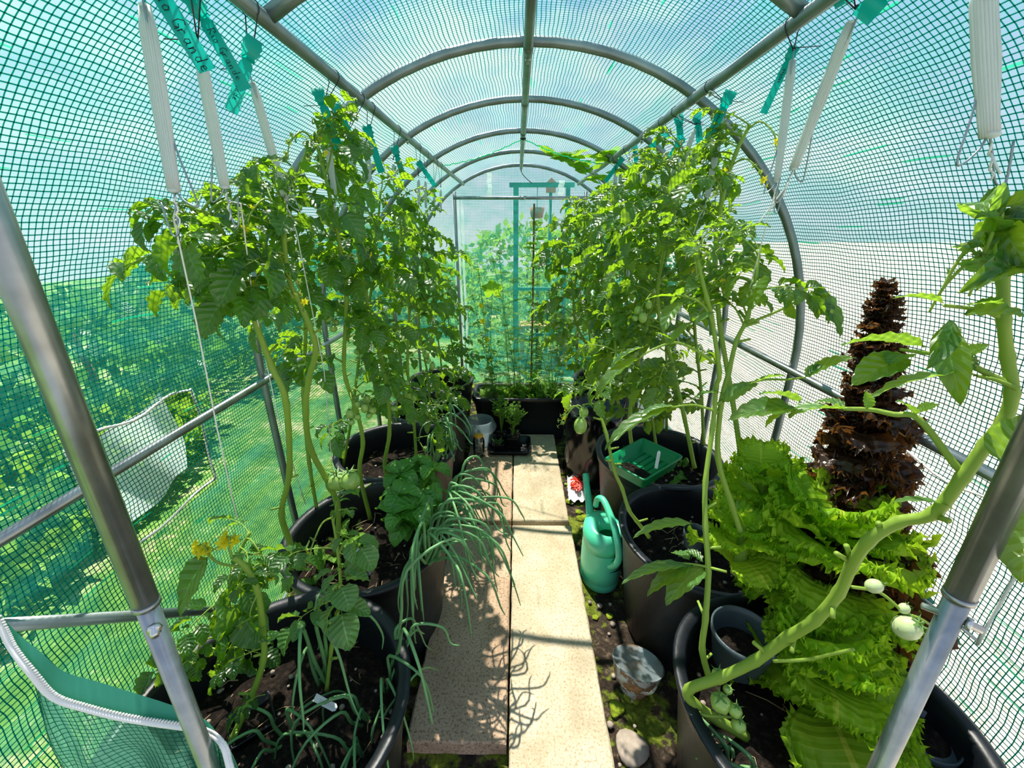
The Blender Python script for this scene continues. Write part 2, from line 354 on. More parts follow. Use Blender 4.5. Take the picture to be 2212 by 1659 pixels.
def thing(name, label, cat, loc=(0, 0, 0), group=None):
    o = link(name, None, None, Vector(loc)); o.empty_display_size = 0.05
    return tag(o, label, cat, group)
def inst(name, me, parent, wpos, rot, sc=1.0):
    o = link(name, me, parent); o.location = Vector(wpos) - (wloc(parent) if parent is not None else Vector())
    o.rotation_mode = 'QUATERNION'; o.rotation_quaternion = rot; o.scale = (sc, sc, sc) if not isinstance(sc, tuple) else sc
    return o
def struct(o, label=None):
    o['kind'] = 'structure'
    if label: o['label'] = label
    return o
def spline(pts, sub=4):
    pts = [Vector(p) for p in pts]; out = []
    if len(pts) < 3: return pts
    for i in range(len(pts) - 1):
        a = pts[max(i - 1, 0)]; b = pts[i]; c = pts[i + 1]; d = pts[min(i + 2, len(pts) - 1)]
        for k in range(sub):
            t = k / sub
            out.append(0.5 * ((2 * b) + (c - a) * t + (2 * a - 5 * b + 4 * c - d) * t * t + (3 * b - a - 3 * c + d) * t ** 3))
    out.append(pts[-1]); return out
def frame_q(y, up=Vector((0, 0, 1)), roll=0.0):
    y = Vector(y).normalized(); x = y.cross(up)
    x = x.normalized() if x.length > 1e-4 else Vector((1, 0, 0))
    z = x.cross(y); m = Matrix((x, y, z)).transposed()
    return m.to_quaternion() @ Quaternion((0, 1, 0), roll)
def wob(a, b, seed=0):
    a = np.asarray(a, dtype=float); b = np.asarray(b, dtype=float); g = np.random.RandomState(seed); r = 0
    for k in range(6):
        f = g.uniform(0.5, 1.6) * (1 + k * 0.35); th = g.uniform(0, 2 * pi); ph = g.uniform(0, 2 * pi)
        r = r + np.sin((a * cos(th) + b * sin(th)) * f * 2 + ph) / (1 + k * 0.4)
    return r / 3.0
# ================================================================== the setting
XC, RC, ZC, ZG = 0.05, 0.985, 0.93, -0.05       # tunnel centre line, radius, springing height, ground
YF, YE = 0.36, 3.87
HOOPS = [0.94, 1.44, 1.99, 2.57, 3.20, 3.85]
LEG = ZC - ZG
def np_mesh(name, V, F, mat, smooth=True):
    me = bpy.data.meshes.new(name); V = np.asarray(V, np.float32); F = np.asarray(F, np.int32)
    me.vertices.add(len(V)); me.vertices.foreach_set('co', V.ravel())
    k = F.shape[1]; me.loops.add(F.size); me.loops.foreach_set('vertex_index', F.ravel())
    me.polygons.add(len(F)); me.polygons.foreach_set('loop_start', np.arange(len(F), dtype=np.int32) * k)
    me.materials.append(mat); me.update(calc_edges=True)
    if smooth: me.polygons.foreach_set('use_smooth', np.ones(len(F), dtype=bool))
    return me
STOT = 2 * LEG + pi * (RC + .016)
def cover(s, y, inset=0.0):
    """point of the cover at arc length s (left foot to right foot) and depth y"""
    s = np.asarray(s, float); y = np.asarray(y, float)
    s = s + 0.0045 * wob(s * 7, y * 7, 3) + 0.002 * wob(s * 25, y * 25, 5); y2 = y + 0.004 * wob(s * 8, y * 6, 4) + 0.002 * wob(s * 22, y * 26, 6)
    r = RC + 0.016; a = np.clip((s - LEG) / r, 0, pi)
    nx = -np.cos(a); nz = np.sin(a)
    low = np.minimum(s, STOT - s)                      # distance from the foot
    wallish = np.clip((LEG + 0.25 - low) / 0.35, 0, 1)
    disp = 0.0035 * wob(s * 3, y * 3, 8) + wallish * (0.013 * wob(s * 6, y * 2.0, 9) + 0.007 * wob(s * 16, y * 3.5, 10))
    hp = np.array([0.40] + HOOPS); dd = np.min(np.abs(y[..., None] - hp), axis=-1)
    disp = disp * np.clip(dd / 0.10, 0.1, 1) - 0.006 * np.clip(dd / 0.25, 0, 1)
    disp = np.minimum(disp, 0.03)
    rr = r + disp - inset
    x = XC + nx * rr; z = ZC + nz * rr
    z = np.where(s < LEG, ZG + s, z); z = np.where(s > STOT - LEG, ZG + (STOT - s), z)
    return np.stack([x, y2, z], -1)
WIN_L = (0.76, 1.12, 0.66, 0.97); WIN_R = (0.66, 1.06, 0.55, 0.86)      # y0,y1,z0,z1
sP0, sP1 = LEG + R(62) * RC, LEG + R(118) * RC
def film_part(name, s0, s1, holes=(), mat='film_shaded'):
    ns = max(4, int((s1 - s0) / 0.02)); ny = int((YE - YF) / 0.02)
    S, Y = np.meshgrid(np.linspace(s0, s1, ns + 1), np.linspace(YF, YE, ny + 1), indexing='ij')
    V = cover(S, Y, -0.001).reshape(-1, 3)
    i, j = np.meshgrid(np.arange(ns), np.arange(ny), indexing='ij'); i = i.ravel(); j = j.ravel(); n = ny + 1
    F = np.stack([i * n + j, i * n + j + 1, (i + 1) * n + j + 1, (i + 1) * n + j], -1)
    sc = s0 + (i + .5) / ns * (s1 - s0); yc = YF + (j + .5) / ny * (YE - YF)
    keep = np.ones(len(F), bool)
    for (y0, y1, a, b) in holes: keep &= ~((yc > y0) & (yc < y1) & (sc > a) & (sc < b))
    F = F[keep]
    return struct(link(name, np_mesh(name, V, F, M[mat])))
def threads(parent, s0, s1, pitch=0.0112):
    vs_, fs, base = [], [], 0
    def rib(S, Y, wd, along_s):
        nonlocal base
        # S, Y arrays (lines, points)
        h = wd / 2
        A = cover(S - (0 if along_s else h), Y - (h if along_s else 0), 0.0015); B = cover(S + (0 if along_s else h), Y + (h if along_s else 0), 0.0015)
        nl, npt = S.shape; V = np.stack([A, B], 2).reshape(-1, 3)
        l, k = np.meshgrid(np.arange(nl), np.arange(npt - 1), indexing='ij'); b = (l * npt + k).ravel() * 2
        fs.append(np.stack([b, b + 1, b + 3, b + 2], -1) + base); vs_.append(V); base += len(V)
    nl = int((s1 - s0) / pitch); sl_ = s0 + (np.arange(nl) + 0.5) / nl * (s1 - s0)
    yk = np.linspace(YF, YE, int((YE - YF) / 0.022))
    rib(np.repeat(sl_[:, None], len(yk), 1), np.repeat(yk[None], nl, 0), 0.0023, False)
    ny = int((YE - YF) / pitch); yl = YF + (np.arange(ny) + .5) / ny * (YE - YF); sk = np.linspace(s0, s1, max(3, int((s1 - s0) / 0.022)))
    rib(np.repeat(sk[None], ny, 0), np.repeat(yl[:, None], len(sk), 1), 0.0021, True)
    o = link('net_threads', np_mesh('net_threads', np.concatenate(vs_), np.concatenate(fs), M['thread']), parent); o['kind'] = 'stuff'
    # short bright strips here and there: sun on the threads put into colour
    g = np.random.RandomState(int(s0 * 100) + 5); mb = MB()
    for _ in range(int((90 if s0 != sP0 else 45) * (s1 - s0))):
        s = g.uniform(s0 + .05, s1 - .05); y = g.uniform(YF + .05, YE - .3); ln = g.uniform(.03, .14); wd = g.uniform(.002, .0055)
        k = np.linspace(0, 1, 6); yy = y + k * ln; ss = s + 0 * k
        A = cover(ss - wd / 2, yy, 0.0028); B = cover(ss + wd / 2, yy, 0.0028)
        mb.add(list(A) + list(B), [(q, q + 1, q + 7, q + 6) for q in range(5)])
    t = obj('lit_streaks', mb, M['thread_bright'], parent); t['kind'] = 'stuff'
# left wall, roof, right wall
def s_of_z_left(z): return z - ZG
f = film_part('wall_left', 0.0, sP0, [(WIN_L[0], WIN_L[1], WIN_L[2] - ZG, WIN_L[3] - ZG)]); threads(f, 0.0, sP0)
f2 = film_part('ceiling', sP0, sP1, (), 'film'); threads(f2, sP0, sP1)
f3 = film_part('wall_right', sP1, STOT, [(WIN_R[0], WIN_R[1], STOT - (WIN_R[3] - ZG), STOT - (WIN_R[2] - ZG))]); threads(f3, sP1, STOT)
# far end wall with its own net
def end_wall():
    r = RC + 0.012; y = YE + 0.02; n = 40
    mb = MB(); prof = [(XC - r, ZG), (XC - r, ZC)] + [(XC - r * cos(pi * k / n), ZC + r * sin(pi * k / n)) for k in range(1, n)] + [(XC + r, ZC), (XC + r, ZG)]
    mb.add([(XC, y, 0.6)] + [(x, y, z) for x, z in prof], [(0, i + 1, i + 2) for i in range(len(prof) - 1)] + [(0, len(prof), 1)])
    o = struct(obj('wall_back', mb, M['film_shaded'], None, False))
    V, F = [], []; p = 0.0125; h = 0.0009
    def strip(pts, dx, dz):
        b = len(V)
        for (x, z) in pts: V.append((x - dx, y - 0.003, z - dz)); V.append((x + dx, y - 0.003, z + dz))
        for k in range(len(pts) - 1): F.append((b + 2 * k, b + 2 * k + 1, b + 2 * k + 3, b + 2 * k + 2))
    x = XC - r + 0.004
    while x < XC + r:
        zt = ZC + math.sqrt(max(0, r * r - (x - XC) ** 2)); strip([(x + 0.002 * sin(z * 9 + x * 30), z) for z in np.linspace(ZG, zt, 14)], h, 0); x += p
    z = ZG
    while z < ZC + r:
        hw = r if z < ZC else math.sqrt(max(0, r * r - (z - ZC) ** 2)); strip([(q, z + 0.002 * sin(q * 11 + z * 25)) for q in np.linspace(XC - hw, XC + hw, 14)], 0, h); z += p
    t = link('net_threads', np_mesh('net_threads', V, F, M['thread'], False), o); t['kind'] = 'stuff'
    # clear hanging strips and a crossed reinforcement
    for k, (xa, xb, z0, z1) in enumerate(((-0.545, -0.49, 0.05, 1.66), (-0.475, -0.455, 0.05, 1.66), (-0.24, -0.20, 1.68, 1.86), (0.37, 0.42, 1.68, 1.80))):
        mb = MB(); q = 6
        mb.add([(xa + (xb - xa) * a + 0.004 * sin(b * 5), y - 0.012 - .003 * sin(b * 9 + a), z0 + (z1 - z0) * b / 10) for b in range(11) for a in (0, 1)],
               [(2 * b, 2 * b + 1, 2 * b + 3, 2 * b + 2) for b in range(10)])
        obj('hanging_strip', mb, M['flap'], o)
end_wall()
# windows in the side walls
def window(name, x, rect, sgn):
    y0, y1, z0, z1 = rect; root = struct(link(name, None, None, (x, (y0 + y1) / 2, z0)))
    g = rnd
    mb = MB(); pts = []
    for k in range(12): pts.append((x - sgn * 0.004, y0 + (y1 - y0) * k / 11, z1 + 0.010 * sin(k * .9)))
    for k in range(8): pts.append((x - sgn * 0.004, y1 + 0.006 * sin(k * .8), z1 + (z0 - z1) * k / 7))
    for k in range(12): pts.append((x - sgn * 0.004, y1 + (y0 - y1) * k / 11, z0 + 0.008 * sin(k * .7)))
    for k in range(8): pts.append((x - sgn * 0.004, y0, z0 + (z1 - z0) * k / 7))
    mb.tube(pts, 0.0035, 5); obj('window_piping', mb, M['white'], root)
    mb = MB()
    ns, nt_ = 10, 10; fy0, fy1, fz0, fz1 = y0 + .04, y1 - .05, z0 + 0.02, z1 - 0.04
    mb.add([(x + sgn * (0.03 + 0.012 * sin(i * .9 + j * .5)), fy0 + (fy1 - fy0) * i / ns, fz0 + (fz1 - fz0) * j / nt_ + 0.05 * (i / ns)) for i in range(ns + 1) for j in range(nt_ + 1)],
           [(i * (nt_ + 1) + j, i * (nt_ + 1) + j + 1, (i + 1) * (nt_ + 1) + j + 1, (i + 1) * (nt_ + 1) + j) for i in range(ns) for j in range(nt_)])
    if sgn < 0: obj('window_flap', mb, M['flap'], root)
window('window_1', XC - RC - 0.016, WIN_L, -1); window('window_2', XC + RC + 0.016, WIN_R, 1)

# floor inside, with relief
def ground_sheet(name, x0, x1, y0, y1, step, mat, amp, z, seed):
    nx = int((x1 - x0) / step); ny = int((y1 - y0) / step)
    X, Y = np.meshgrid(np.linspace(x0, x1, nx + 1), np.linspace(y0, y1, ny + 1), indexing='ij')
    Z = z + amp * (wob(X * 9, Y * 9, seed) + 0.6 * wob(X * 31, Y * 31, seed + 1) + 0.4 * wob(X * 70, Y * 66, seed + 2))
    i, j = np.meshgrid(np.arange(nx), np.arange(ny), indexing='ij'); i = i.ravel(); j = j.ravel(); n = ny + 1
    F = np.stack([i * n + j, (i + 1) * n + j, (i + 1) * n + j + 1, i * n + j + 1], -1)
    return link(name, np_mesh(name, np.stack([X, Y, Z], -1).reshape(-1, 3), F, mat))
fl = struct(ground_sheet('floor', XC - RC - .03, XC + RC + .03, -0.6, YE + .1, 0.02, M['earth'], 0.006, ZG - 0.006, 21), 'dark earth floor with moss beside the slabs')
lawn = struct(ground_sheet('lawn', -14, -0.99, -6, 16, 0.5, M['lawn'], 0.0, ZG - 0.03, 5), 'lawn outside with worn straw coloured patches')
lawn2 = struct(ground_sheet('lawn', -0.99, 1.09, YE + .1, 16, 0.5, M['lawn'], 0.0, ZG - 0.031, 5), 'lawn outside behind the far end wall')
grv = struct(ground_sheet('gravel_path', 1.09, 61.09, -6, 54, 2.0, M['gravel'], 0.0, ZG - 0.03, 5), 'pale gravel path outside')

# ------------------------------------------------------------------ frame
FR = thing('greenhouse_frame', 'galvanised tube frame of the tunnel with arched hoops, purlins and door posts', 'frame', (XC, 0.9, ZG))
TR = 0.0135
PXL, PXR, PZ = CAM.x - 0.466, CAM.x + 0.517, HC + 0.360
def hoop_path(y, lean=0.0):
    pts = [(XC - RC, y - lean * (ZC - z) , z) for z in (ZG, 0.3, 0.6)]
    n = 40
    pts += [(XC - RC * cos(pi * k / n), y, ZC + RC * sin(pi * k / n)) for k in range(n + 1)]
    pts += [(XC + RC, y - lean * (ZC - z), z) for z in (0.6, 0.3, ZG)]
    return pts
n_ = 16; a0 = math.acos((XC - PXL) / RC); a1 = pi - math.acos((PXR - XC) / RC)
mb = MB(); mb.tube([(XC - RC * cos(a0 + (a1 - a0) * k / n_), HOOPS[0], ZC - .004 + RC * sin(a0 + (a1 - a0) * k / n_)) for k in range(n_ + 1)], TR, 12)
obj('roof_arch', mb, M['galv_dull'], FR)
for y in HOOPS[1:]:
    mb = MB(); mb.tube(hoop_path(y), TR, 12); h = obj('hoop', mb, M['galv_dull'], FR)
    mb = MB(); mb.tube([(XC, y + .03, zb_) for zb_ in (ZC + RC - .045, ZC + RC - .036, ZC + RC - .0359, ZC + RC - .030, ZC + RC - .0299, ZC + RC - .02)], [.004, .004, .0085, .0085, .0045, .0045], 6)
    obj('bolt', mb, M['bolt'], h)
zr = ZC + RC - 0.022
mb = MB(); mb.tube([(XC + .0, -0.3, zr), (XC, 3.87, zr)], TR, 12)
for y in (1.40, 1.95, 2.50): mb.tube([(XC, y, zr), (XC, y + .05, zr)], TR + .0018, 12)
obj('ridge_purlin', mb, M['galv_dull'], FR)
for x in (PXL, PXR):
    mb = MB(); mb.tube([(x, -0.3, PZ), (x, 3.87, PZ)], TR, 12)
    for y in (0.70, 1.42, 2.5): mb.tube([(x, y, PZ), (x, y + .06, PZ)], TR + .0018, 12)
    pu = obj('side_purlin', mb, M['galv_dull'], FR)
    for y in (0.74, 1.30, 1.95):
        mb = MB(); s_ = 1 if x < 0 else -1
        mb.tube([(x + s_ * q, y, PZ - r) for q, r in ((.006, .028), (.0045, .021), (.0044, .0209), (.003, .017), (.0029, .0169), (0, .01))], [.004, .004, .0075, .0075, .0045, .0045], 6)
        obj('bolt', mb, M['bolt'], pu)
for x, z in ((XC - RC + .028, 0.89), (XC + RC - .028, 0.935)):
    mb = MB(); mb.tube([(x, -0.3, z), (x, 3.85, z)], 0.0125, 12); obj('side_rail', mb, M['galv'], FR)
# near door posts with sleeves
for x, yb, yt, zj in ((CAM.x - 0.50, 0.385, 0.42, 0.942), (CAM.x + 0.55, 0.36, 0.405, 0.99)):
    yj = yb + (yt - yb) * zj / 1.5
    mb = MB(); mb.tube([(x, yb, ZG), (x, yj, zj), ], 0.0128, 20); mb.tube([(x, yj, zj - .004), (x, yt, 1.78)], 0.0152, 20)
    mb.tube([(x, yj, zj - .006), (x, yj, zj + .001)], .0160, 20)
    o = obj('door_post', mb, M['galv'], FR)
    mb = MB(); zz = zj - .035; s_ = 1 if x > 0 else -1
    mb.tube([(x + q, yj - r, zz) for q, r in ((-.022, -.014), (.010, .010), (.0101, .0101), (.0135, .0145), (.0136, .0146), (.020, .0215))], [.0045, .0045, .0085, .0085, .0052, .0052], 8)
    obj('bolt', mb, M['bolt'], o)
a = atx(-150, 1362, XC - RC + .035); b = atx(545, 1312, XC - RC + .035)
mb = MB(); mb.tube([a, b, b + (b - a) * .1], 0.0125, 12); obj('diagonal_brace', mb, M['galv_dull'], FR)
# far door frame
xl, xr, zb = CAM.x - .535, CAM.x + .575, HC + .247
mb = MB(); mb.tube([(xl, 3.80, ZG), (xl, 3.80, zb + .05)], TR, 10); obj('door_post', mb, M['galv_dull'], FR)
mb = MB(); mb.tube([(xr, 3.80, ZG), (xr, 3.80, zb + .05)], TR, 10); obj('door_post', mb, M['galv'], FR)
mb = MB(); mb.tube([(xl - .01, 3.79, zb), (xr + .01, 3.79, zb)], TR, 10); mb.tube([(.04, 3.79, zb), (.09, 3.79, zb)], TR + .002, 10); obj('door_header', mb, M['galv'], FR)
# rope from the ridge to the purlins
rp = thing('rope', 'thin green rope slung from the ridge tube down to both purlins', 'rope', (XC, 2.6, zr))
mb = MB()
for x, yy in ((PXL + .02, 2.75), (PXR - .02, 2.7)):
    pts = []
    for k in range(25):
        t = k / 24; p = Vector((XC, 2.60, zr - .012)).lerp(Vector((x, yy, PZ - .005)), t); p.z -= 0.02 * sin(pi * t); p += Vector((0, .003 * sin(k * 2.4), .003 * cos(k * 2.4))); pts.append(p)
    mb.tube(pts, .0028, 5)
obj('cord', mb, M['thread_bright'], rp)
mb = MB(); mb.tube([(XC - .015, 2.6, zr - .01), (XC, 2.59, zr - .018), (XC + .015, 2.6, zr - .01)], .004, 6); obj('knot', mb, M['tie'], rp)
mb = MB(); mb.tube(spline([(XC, 3.82, zr - .02), (XC + .01, 3.80, zr - .05), (XC + .05, 3.8, zr - .09), (XC + .09, 3.8, zr - .12)]), .003, 5)
t_ = tag(obj('wire_end', mb, M['tie']), 'black wire tail dangling from the far end of the ridge tube', 'wire')

# near door panel: sagging unzipped net sheet with a white zip along its top edge
def door_panel():
    top = [(-60, 1250, .50), (0, 1340, .50), (28, 1395, .50), (70, 1450, .50), (118, 1503, .51), (190, 1528, .52), (270, 1548, .53), (350, 1561, .54), (425, 1572, .55), (462, 1585, .54), (482, 1605, .53), (492, 1635, .525), (499, 1670, .52), (504, 1730, .52), (508, 1850, .52)]
    T = spline([P(q[0], q[1], q[2] + .13) for q in top], 4)
    root = struct(link('door_1', None, None, (T[20].x, T[20].y, 0.0)), 'unzipped green net door panel hanging slack with white zip')
    n = len(T); rows = 30; V = []; 
    def pt(i, j, off=0.0):
        t = T[i]; dz = (t.z - ZG) * (j / rows); z = t.z - dz
        fold = 0.012 * sin(i * .33 + j * .12) * min(1, j / 6) + .006 * sin(i * .8 + j * .5) * min(1, j / 5)
        return Vector((t.x + .006 * sin(j * .35 + i * .2), t.y + fold - .02 * (j / rows) - off, z))
    mb = MB(); mb.add([pt(i, j) for i in range(n) for j in range(rows + 1)], [(i * (rows + 1) + j, i * (rows + 1) + j + 1, (i + 1) * (rows + 1) + j + 1, (i + 1) * (rows + 1) + j) for i in range(n - 1) for j in range(rows)])
    obj('door_film', mb, M['door_film'], root)
    # net
    def P2(u, z, off):     # u = index float, z = absolute height
        i = min(int(u), n - 2); f_ = u - i
        a = T[i].lerp(T[i + 1], f_)
        j = (a.z - z) / max(1e-4, (a.z - ZG)) * rows
        if j < 0: return None
        j0 = min(int(j), rows - 1); fj = j - j0
        return (pt(i, j0, off).lerp(pt(i, j0 + 1, off), fj)).lerp(pt(i + 1, j0, off).lerp(pt(i + 1, j0 + 1, off), fj), f_)
    mb = MB(); z = ZG + .02; hw = .00085
    L_ = [0]
    for i in range(1, n): L_.append(L_[-1] + math.hypot(T[i].x - T[i - 1].x, T[i].y - T[i - 1].y))
    while z < T[0].z:
        run = []
        for k in range(0, (n - 1) * 2 + 1):
            p = P2(min(k / 2, n - 1.001), z + .0025 * sin(k * .4 + z * 60), .0016)
            if p is None:
                if len(run) > 1: mb.add([q + Vector((0, 0, s)) for q in run for s in (-hw, hw)], [(2 * q, 2 * q + 1, 2 * q + 3, 2 * q + 2) for q in range(len(run) - 1)])
                run = []
            else: run.append(p)
        if len(run) > 1: mb.add([q + Vector((0, 0, s)) for q in run for s in (-hw, hw)], [(2 * q, 2 * q + 1, 2 * q + 3, 2 * q + 2) for q in range(len(run) - 1)])
        z += .0098
    d = 0.0
    while d < L_[-1]:
        i = max(k for k in range(n) if L_[k] <= d); i = min(i, n - 2); f_ = (d - L_[i]) / max(1e-6, L_[i + 1] - L_[i]); f_ = min(max(f_, 0), 1)
        zt = T[i].lerp(T[i + 1], f_).z; run = []
        for k in range(34):
            p = P2(i + f_, zt - .004 - (zt - ZG - .02) * k / 33, .0016)
            if p is not None: run.append(p + Vector((.002 * sin(k * .7 + d * 40), 0, 0)))
        if len(run) > 1: mb.add([q + Vector((s, 0, 0)) for q in run for s in (-hw, hw)], [(2 * q, 2 * q + 1, 2 * q + 3, 2 * q + 2) for q in range(len(run) - 1)])
        d += .0098
    o = obj('net_threads', mb, M['thread'], root); o['kind'] = 'stuff'
    mb = MB(); mb.tube([t + Vector((0, -.003, 0)) for t in T], 0.0042, 8, squash=.6); obj('zip', mb, M['white'], root)
    mb = MB()
    for k in range(n * 3 - 3):
        i = k // 3; p = T[i].lerp(T[i + 1], (k % 3) / 3); tdir = (T[i + 1] - T[i]).normalized(); nn = Vector((-tdir.z, 0, tdir.x)) * (1 if tdir.x > 0 else 1)
        mb.tube([p + nn * .003, p + nn * .0075 + tdir * .002], [.0024, .0016], 5)
    o = obj('zip_tape_scallops', mb, M['white'], root); o['kind'] = 'stuff'
    # inner flap of hem, seen behind the zip
    mb = MB(); V = []; rows2 = 8
    for i in range(4, 37):
        t = T[i]; hgt = .024 * sin(pi * (i - 4) / 32)
        for j in range(rows2 + 1): V.append(t + Vector((0, .004 + .02 * sin(pi * (i - 4) / 32) * j / rows2, hgt * (j / rows2))))
    mb.add(V, [(i * (rows2 + 1) + j, i * (rows2 + 1) + j + 1, (i + 1) * (rows2 + 1) + j + 1, (i + 1) * (rows2 + 1) + j) for i in range(32) for j in range(rows2)])
    obj('hem_flap', mb, M['hem'], root)
door_panel()

# ------------------------------------------------------------------ path of slabs
gp = thing('garden_path', 'path of four rough concrete slabs laid in two rows down the middle', 'path', (0, .7, ZG))
def slab(x0, x1, y0, y1, mat, label, dz=0):
    mb = MB(); nx, ny = 10, 30; bz = dz; e = .005
    g = random.Random(int(x0 * 100 + y0 * 10))
    X = [x0] + [x0 + e] + [x0 + (x1 - x0) * k / nx for k in range(1, nx)] + [x1 - e, x1]
    Y = [y0] + [y0 + e] + [y0 + (y1 - y0) * k / ny for k in range(1, ny)] + [y1 - e, y1]
    V = []; ed = lambda a: g.uniform(-.0016, .0016)
    for i, x in enumerate(X):
        for j, y in enumerate(Y):
            ex = i in (0, len(X) - 1); ey = j in (0, len(Y) - 1)
            V.append((x + (ed(0) if ex else 0), y + (ed(0) if ey else 0), bz + (-.005 if ex or ey else 0) + g.uniform(-.0004, .0004)))
    n = len(Y); F = [(i * n + j, (i + 1) * n + j, (i + 1) * n + j + 1, i * n + j + 1) for i in range(len(X) - 1) for j in range(n - 1)]
    mb.add(V, F)
    rim = [i * n for i in range(len(X))] + [(len(X) - 1) * n + j for j in range(1, n)] + [i * n + n - 1 for i in range(len(X) - 2, -1, -1)] + [j for j in range(n - 2, 0, -1)]
    b = len(mb.v); mb.v.extend([(V[k][0] + ed(0), V[k][1] + ed(0), ZG - .004) for k in rim]); m = len(rim)
    mb.add([], [])
    for k in range(m): mb.f.append((rim[(k + 1) % m], rim[k], b + k, b + (k + 1) % m)); mb.mi.append(0)
    o = obj('paving_slab', mb, mat, gp, False, label); return o
yN = 0.745
slab(-.300, -.0035, .752, 1.705, M['slab_pink'], 'pinkish worn slab at the near end under the drooping onion leaves')
slab(.0035, .302, .60, 1.705, M['slab_cream'], 'cream speckled slab at the near end')
slab(-.300, -.0035, 1.735, 2.69, M['slab_pink'], 'pinkish slab under the jar and black tray', .003)
slab(.0035, .296, 1.735, 2.69, M['slab_cream'], 'cream slab beside the black bin bag', .003)

# ------------------------------------------------------------------ black tubs
def tub_prof(R_, H, seg=True):
    z0 = ZG + .002; zt = ZG + H; rb = R_ * .80
    return [(0.001, z0 + .0), (rb - .01, z0), (rb, z0 + .012), (R_ * .955, zt - .055), (R_ * .965, zt - .05), (R_ * .985, zt - .045), (R_ * .99, zt - .018), (R_ + .004, zt - .014), (R_ + .006, zt - .003), (R_ - .002, zt),
            (R_ - .020, zt - .002), (R_ - .026, zt - .012), (R_ * .94 - .012, zt - .06), (R_ * .86, zt - .22)]
POTS = {}
def tub(key, x, y, R_, label, H=.46, fill=.14, nseg=56):
    x += CAM.x
    root = thing('planting_tub', label, 'tub', (x, y, ZG), 'black round planting tubs')
    g = random.Random(hash(key) % 1000 if False else sum(map(ord, key)))
    mb = MB(); mb.lathe(tub_prof(R_, H), (x, y, 0), nseg)
    # slight out-of-round rim
    ph = g.uniform(0, 6)
    mb.v = [(x + (a - x) * (1 + .02 * cos(2 * math.atan2(b - y, a - x) + ph)), y + (b - y) * (1 + .02 * sin(2 * math.atan2(b - y, a - x) + ph)), c) for a, b, c in mb.v]
    obj('tub_body', mb, M['black'], root)
    zs = ZG + H - fill; rs = R_ * .90; mb = MB(); V = [(x, y, zs + .012)]; F = []
    rings, n = 16, 48
    for i in range(1, rings + 1):
        for a in range(n):
            r = rs * i / rings; an = 2 * pi * a / n; px_, py_ = x + cos(an) * r, y + sin(an) * r
            h = .010 * float(wob(px_ * 14, py_ * 14, 31)) + .006 * float(wob(px_ * 50, py_ * 50, 33)) + g.uniform(-.003, .003) + .012 * (1 - (i / rings) ** 2)
            V.append((px_, py_, zs + h))
    F = [(0, 1 + a, 1 + (a + 1) % n) for a in range(n)] + [(1 + (i - 1) * n + a, 1 + i * n + a, 1 + i * n + (a + 1) % n, 1 + (i - 1) * n + (a + 1) % n) for i in range(1, rings) for a in range(n)]
    mb.add(V, F); obj('soil', mb, M['soil'], root)
    # clods and dry bits
    mb = MB()
    for _ in range(90):
        an = g.uniform(0, 2 * pi); r = rs * math.sqrt(g.random()) * .96; c = Vector((x + cos(an) * r, y + sin(an) * r, zs + .014 + g.uniform(-.004, .004)))
        if g.random() < .45: mb.ball(c, g.uniform(.003, .008), g.uniform(.6, 1), 6, 4)
        else:
            mb.m = 1; d = Vector((g.uniform(-1, 1), g.uniform(-1, 1), g.uniform(-.1, .3))) * g.uniform(.01, .045)
            mb.tube([c - d, c + Vector((g.uniform(-.006, .006), g.uniform(-.006, .006), .004)), c + d], g.uniform(.0007, .0018), 4); mb.m = 0
    o = obj('soil_crumbs', mb, [M['pebble'], M['litter']], root); o['kind'] = 'stuff'
    POTS[key] = (x, y, zs, R_, root); return root
tub('L1', -.56, .60, .305, 'black round tub at the near door post holding flowering tomato and a white plant marker')
tub('L2', -.525, 1.185, .290, 'black round tub with basil and onions drooping over the pink slab')
tub('L3', -.590, 1.77, .285, 'black round tub behind the basil with dark onion tuft')
tub('L4', -.535, 2.28, .235, 'black round tub behind the frosted bucket')
tub('L5', -.545, 2.76, .235, 'black round tub between the frosted bucket row and the rectangular trough corner')
tub('R1', .690, .62, .305, 'black round tub with curly green lettuce and a grey inner pot')
tub('R2', .665, 1.185, .290, 'black round tub whose rim leans over the watering can')
tub('R3', .675, 1.73, .290, 'black round tub carrying the green seed tray on its rim')
tub('R4', .650, 2.80, .240, 'black round tub behind the bin bag beside the trough')
